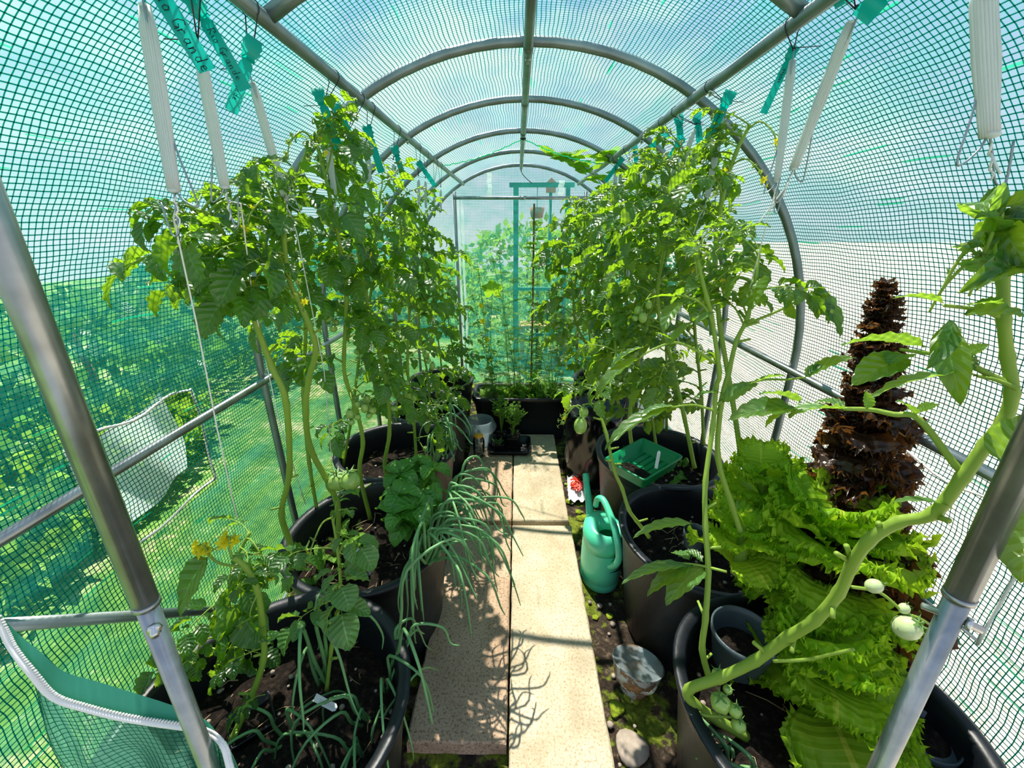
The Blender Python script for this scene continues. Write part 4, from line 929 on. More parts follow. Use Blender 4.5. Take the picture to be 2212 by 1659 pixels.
# ---- tub R3
tomato('tomato with long bare diagonal stem behind the seed tray', [P(1370, 990, 1.75), P(1360, 900, 1.7), P(1385, 750, 1.62), P(1420, 620, 1.55), P(1445, 520, 1.5), P(1450, 400, 1.45), P(1440, 360, 1.45)], .0085, .0045, 24, .3, .26, seed=61, az=AZR, fruits=2, flowers=3)
tomato('dense tomato in the seed tray tub, nearest the aisle', [P(1420, 980, 1.95), P(1400, 860, 1.9), P(1370, 740, 1.82), P(1350, 600, 1.76), P(1365, 480, 1.7), P(1380, 400, 1.7)], .0075, .004, 26, .15, .27, seed=62, az=AZR, fruits=2, flowers=2)
tomato('dense tomato in the seed tray tub, nearest the net wall', [P(1520, 960, 1.8), P(1515, 850, 1.75), P(1500, 700, 1.68), P(1500, 550, 1.6), P(1505, 430, 1.55), P(1510, 380, 1.55)], .0075, .004, 26, .15, .26, seed=63, az=AZR, flowers=2)
# ---- bag and R4
tomato('tomato growing from the black bin bag with a bowed lower stem', [P(1345, 900, 2.3), P(1310, 800, 2.25), P(1265, 740, 2.2), P(1240, 680, 2.15), P(1245, 600, 2.1), P(1270, 520, 2.05), P(1290, 450, 2.0)], .008, .004, 24, .35, .27, seed=64, az=AZR, fruits=1)
tomato('second tomato in the black bin bag, dense and straight', [P(1400, 900, 2.35), P(1360, 780, 2.3), P(1330, 650, 2.2), P(1315, 520, 2.15), P(1330, 430, 2.1)], .0075, .004, 26, .12, .28, seed=65, az=AZR)
tomato('tomato in the tub behind the bin bag with leaves over the trough', [P(1290, 840, 2.85), P(1275, 740, 2.8), P(1265, 620, 2.7), P(1262, 500, 2.6), P(1270, 440, 2.6)], .007, .004, 24, .08, .27, seed=66, az=AZR)
tomato('tomato in the tub behind the bin bag close to the net', [P(1330, 840, 2.85), P(1325, 700, 2.75), P(1318, 560, 2.65), P(1310, 450, 2.6)], .007, .004, 22, .1, .27, seed=67, az=AZR)
tomato('tomato between bin bag and net wall filling the gap beside the rail', [P(1440, 930, 2.15), P(1440, 800, 2.05), P(1435, 640, 1.95), P(1420, 500, 1.9), P(1415, 410, 1.9)], .007, .004, 24, .1, .28, seed=68, az=AZR)
# ================================================================== leafy crops
def ruffle(seed, nu=26, nv=11, spread=1.25, amp=.16, freq=9, jag=.10, cup=.35, arch=-.7, fringe=170, fl=.075):
    """fan-shaped frilled leaf of length 1, growing along +Y"""
    g = random.Random(seed); V, UV = [], []; ph = [g.uniform(0, 6) for _ in range(6)]
    bl = bendline(1, nv, .9, arch, 1.1)
    for j in range(nv + 1):
        t = j / nv; y, z, a = bl[j]; nrm = Vector((0, -sin(a), cos(a)))
        wd = .10 + .55 * spread * (t ** 1.1) * (1 - .35 * t ** 4)
        for i in range(nu + 1):
            u = i / nu * 2 - 1; edge = abs(u) ** 3 * t + max(0, t - .55) * 2.0; edge = min(1.2, edge)
            w_ = sin(freq * u * 1.1 + ph[0] + t * 3) * .5 + sin(freq * u * 2.9 + ph[1] - t * 5) * .45 * t + .3 * sin(freq * t * 3 + ph[2] + u * 6) + .32 * edge * sin(freq * 5.1 * u + ph[5] + t * 9)
            jg = 1 + jag * edge * (sin(u * 31 + ph[3]) + .7 * sin(u * 57 + ph[4] + t * 20))
            x = sin(u * 1.25) * wd * jg; back = -(1 - cos(u * 1.25)) * .38 * t
            p = Vector((x, y * (1 + (jg - 1) * .8 * (j == nv)) + back * cos(a), z + back * sin(a))) + nrm * (amp * edge * w_ + cup * abs(u) ** 2 * wd * .6)
            V.append(p); UV.append((.5 + u / 2, t))
    n = nu + 1; mb = MB(); mb.add(V, [(j * n + i, j * n + i + 1, (j + 1) * n + i + 1, (j + 1) * n + i) for j in range(nv) for i in range(nu)], UV)
    # densely curled fringe along the margin
    B = [Vector(V[j * n]) for j in range(int(nv * .35), nv)] + [Vector(V[nv * n + i]) for i in range(n)] + [Vector(V[j * n + nu]) for j in range(nv - 1, int(nv * .35), -1)]
    cen = Vector((0, .45, .1)); m = fringe; FV, FU = [], []; tot = len(B) - 1
    for k in range(m + 1):
        x = k / m * tot; i = min(int(x), tot - 1); p = B[i].lerp(B[i + 1], x - i); o = (p - cen).normalized(); up = Vector((0, 0, 1)); c1 = sin(k * 1.9 + ph[0]) + .5 * sin(k * .83 + ph[1]); c2 = sin(k * 2.3 + ph[2])
        for q in range(4):
            r_ = q / 3; FV.append(p - o * .02 + o * (fl * r_ * (1 + .35 * c2)) + up * (fl * .75 * r_ * c1) + Vector((0, 0, .25 * fl * r_ * r_)) + (B[i + 1] - B[i]).normalized() * (fl * .35 * r_ * c2)); FU.append((.5 + .5 * r_, .9))
    mb.add(FV, [(k * 4 + q, (k + 1) * 4 + q, (k + 1) * 4 + q + 1, k * 4 + q + 1) for k in range(m) for q in range(3)], FU)
    return mb
LET = [ruffle(k, 72, 20, 1.25 + .1 * (k % 3), .08, 7 + k % 3, .03).mesh('lettuce_leaf', M['lettuce']) for k in range(5)]
RED = [ruffle(40 + k, 20, 7, 1.35, .12, 6, .02, .3, -1.2, 60, .13).mesh('red_lettuce_leaf', M['lettuce_red']) for k in range(4)]
def lettuce(label, c, top, n, L, seed, lean=(0, 0)):
    """bolting head: leaves up a short stem from c to top"""
    g = random.Random(seed); c, top = Vector(c), Vector(top); root = thing('curly_lettuce', label, 'lettuce', c, 'curly green lettuces')
    mb = MB(); mb.tube(spline([c, c.lerp(top, .5) + Vector((.01, 0, 0)), top], 4), [.016] * 9, 8); obj('stem', mb, M['stem'], root)
    for i in range(n):
        t = i / n; p = c.lerp(top, t ** .9); an = i * 2.4 + g.uniform(-.3, .3); el = -.15 + 1.25 * t + g.uniform(-.15, .15)
        dr = Vector((cos(an) + lean[0], sin(an) + lean[1], el)); inst('leaf', LET[i % 5], root, p, frame_q(dr, roll=g.uniform(-.3, .3)), L * (1 - .35 * t) * g.uniform(.85, 1.15))
    return root
lettuce('curly green lettuce at the front of the tub, leaves hanging over dark soil', P(1775, 1540, 1.02), P(1760, 1400, .98), 17, .215, 1)
lettuce('largest curly green lettuce, tall head behind the thick bent stem', P(1765, 1330, 1.12), P(1800, 1130, 1.02), 22, .225, 2)
lettuce('small curly green lettuce behind, half hidden by tomato leaves', P(1650, 1130, 1.25), P(1640, 1010, 1.2), 12, .15, 3)
lettuce('narrow curly green lettuce beside the upright tomato stem', P(1590, 1240, 1.12), P(1600, 1130, 1.1), 10, .13, 4)
def red_tower():
    g = random.Random(5); c, top = P(1925, 1330, 1.12), P(1948, 612, .98); c.x = min(c.x, .93); top.x = min(top.x, .90)
    root = thing('red_lettuce', 'bolted dark red lettuce rising as a tall cone beside the net wall', 'lettuce', c)
    mid = c.lerp(top, .5) + Vector((-.01, 0, 0)); path = spline([c, mid, top], 8)
    mb = MB(); mb.tube(path, [.012 - .0006 * i for i in range(len(path))], 7); obj('stem', mb, M['dry_stalk'], root)
    n = 230
    for i in range(n):
        t = (i / n) ** .85; p, d = along(path, t); an = i * 2.4 + g.uniform(-.3, .3); L = (.155 * (1 - t) ** 1.0 + .020) * g.uniform(.6, 1.25)
        el = g.uniform(-.3, .7) + (.9 * t); dr = Vector((cos(an), sin(an), el)); e = p + dr.normalized() * L
        if e.x > .99: dr.x *= .35; L *= .8
        inst('leaf', RED[i % 4], root, p, frame_q(dr, roll=g.uniform(-.5, .5)), L)
    for k in range(9):
        an = k * 2.4; p, d = along(path, .62 + .035 * k); dr = Vector((cos(an), sin(an), .9)).normalized(); ln = .07 * (1 - k * .06)
        mb = MB(); mb.tube([p, p + dr * ln * .6, p + dr * ln + Vector((0, 0, .01))], [.003, .002, .0015], 5); b = obj('side_shoot', mb, M['dry_stalk'], root)
        for q in range(7):
            inst('leaf', RED[q % 4], b, p + dr * ln * (.3 + .1 * q), frame_q(Vector((cos(q * 2.4), sin(q * 2.4), .6))), .016)
red_tower()
# basil
BAS = []
for k in range(3):
    mb = MB(); leaflet(mb, Vector(), Quaternion(), 1, .33, 0, 0, .3, -1.5, .35, .05, k, 11); BAS.append(mb.mesh('basil_leaf', M['basil']))
def basil(label, c, h, n, seed, L=.065):
    g = random.Random(seed); c = Vector(c); root = thing('basil_plant', label, 'basil', c)
    for s in range(n):
        an = g.uniform(0, 6.28); top = c + Vector((cos(an) * g.uniform(.02, .09), sin(an) * g.uniform(.02, .09), h * g.uniform(.7, 1.05)))
        mb = MB(); mb.tube([c + Vector((cos(an) * .01, sin(an) * .01, 0)), c.lerp(top, .5), top], .0022, 5); obj('stem', mb, M['herb'], root)
        for q in range(3):
            p = c.lerp(top, 1 - q * .28)
            for w_ in range(4 if q == 0 else 2):
                a = an + q * 1.57 + w_ * (1.57 if q == 0 else 3.14); inst('leaf', g.choice(BAS), root, p, frame_q(Vector((cos(a), sin(a), .5 if w_ > 1 else .1)), roll=g.uniform(-.2, .2)), L * g.uniform(.7, 1.1))
basil('glossy basil plant with cupped leaves in the tub by the pink slab', P(895, 1140, 1.44), .13, 5, 1, .10)
basil('second basil clump behind the first, in front of the onion tub', P(895, 1060, 1.62), .15, 5, 2, .09)
# onions
def onions(label, spots, n, seed, az, L=.38, r=.0034, group='onion clumps in the tubs', spread=.9, up=(.5, 1.3), drop=1.0):
    g = random.Random(seed); c = sum((Vector(s) for s in spots), Vector()) / len(spots); root = thing('onion_clump', label, 'onions', c, group)
    for i in range(n):
        b = Vector(g.choice(spots)) + Vector((g.uniform(-.012, .012), g.uniform(-.012, .012), 0)); a = az + g.uniform(-spread, spread); d = Vector((cos(a), sin(a), 0)); ln = L * g.uniform(.55, 1.15)
        p1 = b + d * ln * g.uniform(.10, .25) + Vector((0, 0, ln * g.uniform(*up) * .45)); a2 = a + g.uniform(-.4, .4); d2 = Vector((cos(a2), sin(a2), 0))
        p2 = p1 + d2 * ln * g.uniform(.2, .38) + Vector((0, 0, ln * g.uniform(-.12, .08))); p3 = p2 + d2 * ln * g.uniform(.05, .2) + Vector((0, 0, -ln * g.uniform(.15, .42) * drop)); p4 = p3 + d2 * ln * g.uniform(-.05, .12) + Vector((0, 0, -ln * g.uniform(.02, .22) * drop))
        mnz = .006 if abs(p4.x) < .31 else ZG + .02
        for q in (p3, p4): q.z = max(q.z, mnz + g.uniform(0, .012))
        pp = spline([b, b.lerp(p1, .5) + d * .006, p1, p2, p3, p4], 4); k = len(pp)
        mb = MB(); mb.tube(pp, [r * (1.0 - .75 * (q / (k - 1)) ** 2) for q in range(k)], 6); obj('leaf', mb, M['onion'], root)
onions('mass of onion leaves spilling from the basil tub over the pink slab', [P(905, 1190, 1.36), P(940, 1150, 1.42), P(958, 1120, 1.46), P(925, 1215, 1.33), P(965, 1100, 1.49)], 50, 3, -.6, .40, .0050, spread=1.2, up=(.3, 1.3))
onions('thin curling onion leaves in the tub beside the near door post', [P(800, 1560, 1.02), P(840, 1500, 1.05), P(790, 1640, .98), P(620, 1600, .98)], 20, 5, -.9, .30, .0040, spread=2.2, drop=1.2)
onions('upright blue green onion leaves in the nearest tub rim', [P(725, 1330, 1.22), P(700, 1480, 1.05), P(850, 1440, 1.1)], 9, 7, -.3, .34, .0046, spread=1.4, up=(1.2, 1.9))
onions('dark onion tuft standing in the tub behind the basil', [P(955, 985, 1.92), P(940, 1000, 1.9), P(970, 970, 1.95)], 26, 9, -.9, .23, .0050, spread=1.2, up=(1.2, 2.2), drop=.7)
onions('flat blue green onion leaves at the front of the lettuce tub', [P(1600, 1680, .93), P(1640, 1700, .92)], 7, 11, 3.0, .24, .0058, spread=.5, up=(.5, .9), drop=.4)
# herbs, umbels and climbers in the trough
def leafy_stem(root, pts, n, me_pool, L, seed, r=.0024, mat='herb', t0=.2, name='leaf'):
    g = random.Random(seed); pp = spline(pts, 4); mb = MB(); mb.tube(pp, [r * (1 - .5 * i / (len(pp) - 1)) for i in range(len(pp))], 5); obj('stem', mb, M[mat], root)
    for i in range(n):
        t = t0 + (1 - t0) * i / max(1, n - 1); p, d = along(pp, t); a = i * 2.4 + seed; inst(name, g.choice(me_pool), root, p, frame_q(Vector((cos(a), sin(a), g.uniform(-.1, .5)))), L * g.uniform(.6, 1.2))
    return pp
OV = []
for k in range(3):
    mb = MB(); leaflet(mb, Vector(), Quaternion(), 1, .28, 5, .16, .2, -.8, .3, .05, k, 11); OV.append(mb.mesh('oval_leaf', M['herb']))
def cuc_leaf():
    mb = MB(); V = [Vector((0, 0, 0))]; UV = [(.5, .1)]; n = 30
    for rr in (.5, 1.0):
        for a in range(n):
            an = 2 * pi * a / n - pi / 2; k = 1 + .16 * cos(5 * (an - pi / 2)) * rr + (.05 if a % 2 else 0) * rr; k *= 1 - .5 * math.exp(-((a if a < n / 2 else n - a) / 1.6) ** 2)
            V.append(Vector((cos(an) * .5 * rr * k, .45 + sin(an) * .5 * rr * k, -.12 * rr * rr + .03 * sin(an * 6)))); UV.append((.5 + cos(an) * .5 * rr, .5 + sin(an) * .5 * rr))
    V[0] = Vector((0, .45, .03)); mb.add(V, [(0, 1 + a, 1 + (a + 1) % n) for a in range(n)] + [(1 + a, 1 + n + a, 1 + n + (a + 1) % n, 1 + (a + 1) % n) for a in range(n)], UV); return mb.mesh('cucumber_leaf', M['cucumber'])
CUC = cuc_leaf()
def feather():
    g = random.Random(3); mb = MB()
    for k in range(26):
        y = .1 + .9 * k / 26; s = 1 if k % 2 else -1; e = Vector((s * (.35 - .25 * y) * g.uniform(.7, 1.1), y + .22, g.uniform(-.05, .12)))
        mb.tube([(0, y, 0), e * .6 + Vector((0, y * .4, 0)), e], .006, 3, False)
        for q in range(3): mb.tube([Vector((0, y, 0)).lerp(e, .4 + .2 * q), Vector((0, y, 0)).lerp(e, .4 + .2 * q) + Vector((g.uniform(-.08, .08), g.uniform(0, .12), g.uniform(-.05, .05)))], .005, 3, False)
    mb.tube([(0, 0, 0), (0, 1.05, 0)], .009, 3, False); return mb.mesh('feathery_leaf', M['herb'])
FEA = feather()
# black rectangular trough
def trough():
    x0, x1, y0, y1 = -.300, .425, 2.66, 2.985; zt = ZG + .345
    root = thing('rectangular_trough', 'black rectangular mortar trough of mixed herbs across the end of the path', 'trough', ((x0 + x1) / 2, (y0 + y1) / 2, ZG))
    def rr(e, z, rad=.06):
        out = []; a0, a1, b0, b1 = x0 + e, x1 - e, y0 + e, y1 - e
        for cx, cy, st in ((a1 - rad, b1 - rad, 0), (a0 + rad, b1 - rad, pi / 2), (a0 + rad, b0 + rad, pi), (a1 - rad, b0 + rad, 3 * pi / 2)):
            for k in range(6): an = st + pi / 2 * k / 5; out.append(Vector((cx + cos(an) * rad, cy + sin(an) * rad, z)))
        return out
    mb = MB(); prof = [(.055, ZG + .002), (.05, ZG + .02), (.012, zt - .035), (.004, zt - .033), (.0, zt - .006), (.004, zt), (.022, zt), (.028, zt - .008), (.055, zt - .16)]
    V = []; [V.extend(rr(e, z)) for e, z in prof]; n = 24
    mb.add(V, [(i * n + a, i * n + (a + 1) % n, (i + 1) * n + (a + 1) % n, (i + 1) * n + a) for i in range(len(prof) - 1) for a in range(n)] + [tuple(range(n))[::-1]]); obj('trough_body', mb, M['black'], root)
    mb = MB(); zs = zt - .055; nx, ny = 36, 16; V = []
    for i in range(nx + 1):
        for j in range(ny + 1):
            X = x0 + .035 + (x1 - x0 - .07) * i / nx; Y = y0 + .035 + (y1 - y0 - .07) * j / ny; V.append((X, Y, zs + .012 * float(wob(X * 20, Y * 20, 3)) + .006 * float(wob(X * 60, Y * 60, 4))))
    mb.add(V, [(i * (ny + 1) + j, (i + 1) * (ny + 1) + j, (i + 1) * (ny + 1) + j + 1, i * (ny + 1) + j + 1) for i in range(nx) for j in range(ny)]); obj('soil', mb, M['soil'], root)
    return zs
zs = trough()
def Pz(px, py, y): return aty(px, py, y)
g = random.Random(12)
def stemplant(label, base, tops, n, pool, L, seed, mat='herb', r=.0024, name='herb_plant', cat='herb', **k):
    b = Vector(base); root = thing(name, label, cat, b)
    for i, tp in enumerate(tops):
        tp = Vector(tp); mid = b.lerp(tp, .5) + Vector((g.uniform(-.02, .02), g.uniform(-.02, .02), 0)); leafy_stem(root, [b + Vector((g.uniform(-.02, .02), 0, 0)), mid, tp], n, pool, L, seed + i, r, mat, **k)
    return root
B = lambda px, y=2.82: Vector((aty(px, 850, y).x, y, zs))
mint = stemplant('tall leafy herb with paired leaves beside the far door post', B(1072), [Pz(1030, 560, 2.85), Pz(1045, 700, 2.78), Pz(1022, 640, 2.9)], 14, OV, .085, 3, t0=.3)
stemplant('feathery dill stems in the middle of the trough', B(1110), [Pz(1108, 590, 2.85), Pz(1085, 640, 2.8), Pz(1098, 720, 2.8), Pz(1125, 700, 2.9)], 16, [FEA], .10, 5, t0=.1)
stemplant('feathery dill at the end of the trough beside the bin bag', B(1200), [Pz(1185, 700, 2.85), Pz(1215, 690, 2.8), Pz(1168, 740, 2.8), Pz(1228, 740, 2.85)], 16, [FEA], .10, 9, t0=.05)
stemplant('low feathery weeds along the trough front edge', B(1060, 2.74), [Pz(1045, 800, 2.74), Pz(1075, 790, 2.74), Pz(1090, 810, 2.74), Pz(1055, 770, 2.78)], 10, [FEA], .08, 13, t0=.1)
stemplant('bare brown stalks leaning across the trough', B(1125), [Pz(1290, 700, 2.9), Pz(1150, 640, 2.9), Pz(1010, 700, 2.85), Pz(1240, 760, 2.8)], 2, [FEA], .03, 15, 'dry_stalk', .0022, t0=.8)
# umbels
for k, (bx, x, y, dd) in enumerate(((1100, 1078, 542, 2.86), (1120, 1066, 560, 2.9))):
    tp = Pz(x, y, dd); root = thing('umbel_flower', ('umbel' if k else 'taller umbel') + ' flower head on a thin stalk above the trough', 'flower', B(bx))
    mb = MB(); b = B(bx); mb.tube(spline([b, b.lerp(tp, .5) + Vector((.01, 0, 0)), tp - Vector((0, 0, .02))], 4), .0018, 5); st = obj('stalk', mb, M['herb'], root)
    mb = MB()
    for q in range(22):
        a = q * 2.4; rr = .055 * math.sqrt(q / 22); e = tp + Vector((cos(a) * rr, sin(a) * rr, .004 - rr * .12)); mb.tube([tp - Vector((0, 0, .02)), e], .0008, 3); mb.ball(e, .0045, .5, 5, 3)
    o = obj('flower_head', mb, M['bush_light'], root); o['kind'] = 'stuff'
root = thing('yellow_flower_stalk', 'leafy stalk with three yellow blossoms in the trough', 'flower', B(1082))
pp = leafy_stem(root, [B(1082), Pz(1055, 760, 2.82), Pz(1040, 640, 2.82), Pz(1035, 590, 2.82)], 10, OV, .05, 4)
for x, y in ((1042, 694), (1052, 733), (1040, 660)):
    o = inst('blossom', FLOWER, root, Pz(x, y, 2.78), frame_q(Vector((-.3, -1, -.2))), .026)
# bamboo cane with climber
root = thing('bamboo_cane', 'dark brown bamboo cane standing in the trough with a climbing plant', 'cane', B(1146, 2.86))
mb = MB(); ca = [B(1146, 2.86), Pz(1150, 700, 2.88), Pz(1154, 440, 2.9)]; mb.tube(spline(ca, 6), [.006 + (.001 if i % 3 == 0 else 0) for i in range(13)], 7); obj('cane', mb, M['dry_stalk'], root)
root = thing('climbing_bean', 'climbing bean wound around the bamboo cane', 'climber', B(1140, 2.86))
tw = [Vector(ca[0]).lerp(ca[2], k / 26) + Vector((.016 * cos(k * 1.1), .016 * sin(k * 1.1), 0)) for k in range(25)]; leafy_stem(root, tw, 42, OV + [CUC], .085, 6, .0022, t0=.05)
rv = thing('cucumber_vine', 'cucumber vine with broad bright leaves hanging from the rope near the ridge', 'climber', P(1345, 900, 2.75))
leafy_stem(rv, [P(1345, 880, 2.8), P(1340, 650, 2.7), P(1330, 480, 2.6), P(1300, 400, 2.55), P(1260, 360, 2.5), P(1225, 335, 2.5), P(1200, 332, 2.5)], 22, [CUC], .12, 8, .003, t0=.45)
leafy_stem(rv, [P(1330, 470, 2.6), P(1360, 400, 2.4), P(1330, 345, 2.3), P(1280, 335, 2.3)], 10, [CUC], .13, 3, .0028, t0=.25)
px = thing('pumpkin_leaf_plant', 'single broad bright leaf on a stalk at the left of the trough', 'plant', B(1065)); px['label'] = 'large round bright leaf standing above the trough on a thin stalk'
mb = MB(); mb.tube(spline([B(1065), Pz(1060, 720, 2.84), Pz(1064, 630, 2.84)], 4), .0022, 5); obj('stalk', mb, M['herb'], px); inst('leaf', CUC, px, Pz(1064, 645, 2.84), frame_q(Vector((0, -.35, 1)), Vector((0, -1, 0))), .13)
# weeds in tubs
def weeds(label, key, n, seed, L=.05, pool=None, arc=(0, 6.28), fr=(.2, .9)):
    g = random.Random(seed); x, y, z, R_, _r = POTS[key]; a0 = g.uniform(*arc); root = thing('weed_patch', label, 'weeds', (x, y, z + .01))
    for i in range(n):
        a = g.uniform(*arc); r = R_ * .85 * g.uniform(*fr); b = Vector((x + cos(a) * r, y + sin(a) * r, z + .012)); aa = g.uniform(0, 6.28)
        inst('leaf', g.choice(pool or [FEA] + OV), root, b, frame_q(Vector((cos(aa), sin(aa), g.uniform(.3, 1.6)))), L * g.uniform(.5, 1.4))
weeds('pale seedlings and straw in the tub with the ribbed fruits', 'L2', 60, 1, .05, None, (2.2, 3.9))
weeds('small weeds in the tub behind the frosted bucket', 'L4', 40, 2, .06)
weeds('small weeds in the corner tub beside the trough', 'L5', 40, 3, .06)
weeds('small weeds under the dense tomatoes beside the net', 'R3', 40, 4, .06)
weeds('clover and yellowing leaves in the lettuce tub beside the door post', 'R1', 46, 5, .04, [CUC] + OV, (-1.5, .3), (.5, .95))
weeds('small weeds in the tub behind the bin bag', 'R4', 30, 6, .06)
# lower right clover outside the tub by the gravel
root = thing('clover_patch', 'clover with a few yellow leaves at the foot of the door post beside the gravel', 'weeds', (.95, .55, ZG))
for i in range(90):
    b = Vector((rnd.uniform(.80, 1.0), rnd.uniform(.3, .95), ZG + rnd.uniform(.25, .33))); a = rnd.uniform(0, 6.28)
    inst('leaf', CUC if i % 3 else OV[0], root, b, frame_q(Vector((cos(a), sin(a), rnd.uniform(0, .5)))), rnd.uniform(.02, .04))

# ================================================================== articles on the ground
# watering can
def can():
    base = atz(1300, 1262, ZG); base.z = ZG; cx, cy = .397 + 0.0, 1.43; root = thing('watering_can', 'mint green plastic watering can standing beside the slab and leaning tub', 'watering can', (cx, cy, ZG))
    ax, ay = .088, .108; h = .285; mb = MB(); rings = [(.90, 0.0), (.955, .006), (.965, .035), (.955, .040), (.975, .043), (.985, .11), (.975, .118), (.985, .126), (.98, .15), (.97, .158), (.978, .166), (.965, .19), (.955, .197), (.962, .204), (.945, .225), (.985, .232), (.99, .245), (.96, .262)]
    top = []
    V = []; n = 44; F = []
    for s, z in rings:
        for a in range(n):
            an = 2 * pi * a / n; V.append((cx + cos(an) * ax * s, cy + sin(an) * ay * s, ZG + z + (.0 if z < .2 else .014 * sin(an))))
    # domed lid with an off-centre filling hole towards the handle side
    hx, hy, hr = cx + .012, cy - .030, .044
    for t, zz in ((.75, .276), (.5, .283), (.25, .286), (.06, .284), (0.0, .276), (-.04, .25)):
        for a in range(n):
            an = 2 * pi * a / n; ox, oy = cx + cos(an) * ax * .96, cy + sin(an) * ay * .96; ix, iy = hx + cos(an) * hr, hy + sin(an) * hr * .95
            V.append((ix + (ox - ix) * t, iy + (oy - iy) * t, ZG + zz + .014 * sin(an) * max(0, t) ))
    k = len(rings) + 6; F = [(i * n + a, i * n + (a + 1) % n, (i + 1) * n + (a + 1) % n, (i + 1) * n + a) for i in range(k - 1) for a in range(n)] + [tuple(range(n))[::-1]]
    mb.add(V, F); obj('can_body', mb, M['can'], root)
    mb = MB(); mb.disc((hx, hy, ZG + .12), .075, 24); obj('inner_disc', mb, M['dark'], root)  # near-black matte disc across the inside, below the filling hole
    tip = P(1265, 1024, 1.935); s0 = Vector((cx - .035, cy + .075, ZG + .245)); s1 = Vector((cx - .040, cy + .105, ZG + .262))
    mb = MB(); mb.tube(spline([s0, s1, s1.lerp(tip, .55), tip], 5), [.030, .029, .027, .024, .021, .019, .0175, .0165, .016, .0155, .015, .0145, .014, .0135, .013, .0125][:16], 14); sp = obj('spout', mb, M['can'], root)
    d = (tip - s1).normalized(); mb = MB(); mb.tube([tip - d * .035, tip - d * .034, tip, tip + d * .002], [.0125, .0155, .0145, .011], 14); obj('spout_tip', mb, M['can'], sp)
    mb = MB(); hp = spline([aty(1287, 1092, 1.505), aty(1291, 1078, 1.49), aty(1303, 1080, 1.46), aty(1318, 1112, 1.395), aty(1330, 1150, 1.335), aty(1337, 1188, 1.30), aty(1335, 1213, 1.30), aty(1322, 1222, 1.325), aty(1308, 1216, 1.36)], 5)
    kk = len(hp); mb.tube(hp, [.0125 + .002 * sin(pi * i / kk) + (.010 * max(0, (i - kk + 8) / 8)) for i in range(kk)], 12); obj('handle', mb, M['can'], root)
can()
# rose print packet on the moss
root = thing('plant_packet', 'crumpled white packet with a red rose print lying on the moss', 'packet', atz(1245, 1065, ZG)); c = Vector(root.location)
mb = MB(); V = []; nx = ny = 9
for i in range(nx + 1):
    for j in range(ny + 1):
        u, v = i / nx - .5, j / ny - .5; V.append(c + Vector((u * .105 + .012 * v, v * .20, .018 + .012 * sin(i * 1.7 + j) + .009 * sin(j * 2.3) + .05 * (v + .5) * .5)))
mb.add(V, [(i * (ny + 1) + j, (i + 1) * (ny + 1) + j, (i + 1) * (ny + 1) + j + 1, i * (ny + 1) + j + 1) for i in range(nx) for j in range(ny)]); obj('packet_sheet', mb, M['packet'], root)
mb = MB()
for k in range(26):
    a = k * 2.4; r = .034 * math.sqrt(k / 26); q = c + Vector((cos(a) * r * .95, .018 + sin(a) * r * 1.5, .052 + .012 * sin(a) * r / .04 + .002 * (k % 4)))
    mb.add([q + Vector((cos(a + w_) * .012, sin(a + w_) * .016, .004 * sin(w_ * 2))) for w_ in (-1.7, -.9, 0, .9, 1.7)], [(0, 1, 2, 3, 4)])
o = obj('rose_print', mb, M['red'], root)
# bin bag
def bag():
    c = Vector((CAM.x + .475, 2.28, ZG)); root = thing('bin_bag', 'crinkled black bin bag of compost beside the cream slab', 'bag', c); mb = MB(); V = []; n, m = 72, 34
    for j in range(m + 1):
        t = j / m; z = ZG + .46 * t
        rad = .185 * (1 - .12 * t) + (.012 if t > .9 else 0); 
        for a in range(n):
            an = 2 * pi * a / n; cr = .008 * sin(an * 5 + t * 7) + .004 * sin(an * 11 - t * 13 + 2) + .002 * sin(an * 19 + t * 21) + .004 * sin(t * 16 + an * 3)
            rr = rad + cr * (.5 + t); V.append((c.x + cos(an) * rr * .95, c.y + sin(an) * rr, z + (.03 * sin(an * 3 + 1) + .015 * sin(an * 8)) * t ** 3))
    for rr_, dz in ((.78, -.015), (.6, -.06)):
        for a in range(n):
            an = 2 * pi * a / n; V.append((c.x + cos(an) * .165 * rr_, c.y + sin(an) * .165 * rr_, ZG + .46 + dz))
    V.append((c.x, c.y, ZG + .39)); k = m + 3
    mb.add(V, [(i * n + a, i * n + (a + 1) % n, (i + 1) * n + (a + 1) % n, (i + 1) * n + a) for i in range(k - 1) for a in range(n)] + [((k - 1) * n + a, (k - 1) * n + (a + 1) % n, len(V) - 1) for a in range(n)])
    obj('bag_film', mb, M['bag'], root, True)
    mb = MB(); mb.disc((c.x, c.y, ZG + .405), .12, 20); obj('soil', mb, M['soil'], root)
bag()
# green seed tray resting on the tub rim
def tray_mesh(mb, c, q, w_, l_, h, wall=.003, slope=.012, lip=.006, rad=.012):
    def ring(e, z):
        out = []; a, b = w_ / 2 - e, l_ / 2 - e; rd = max(.002, rad - e * .3)
        for cx, cy, st in ((a - rd, b - rd, 0), (-a + rd, b - rd, pi / 2), (-a + rd, -b + rd, pi), (a - rd, -b + rd, 3 * pi / 2)):
            for k in range(4): an = st + pi / 2 * k / 3; out.append(c + q @ Vector((cx + cos(an) * rd, cy + sin(an) * rd, z)))
        return out
    prof = [(slope, 0), (0, h - .004), (-lip, h - .004), (-lip, h), (wall * .5, h), (slope + wall, wall * 1.2)]
    V = []; [V.extend(ring(e, z)) for e, z in prof]; n = 16; k = len(prof)
    mb.add(V, [(i * n + a, i * n + (a + 1) % n, (i + 1) * n + (a + 1) % n, (i + 1) * n + a) for i in range(k - 1) for a in range(n)] + [tuple(range(n))[::-1], tuple((k - 1) * n + a for a in range(n))])
A_ = P(1318, 990, 1.52); B_ = P(1462, 1020, 1.36)
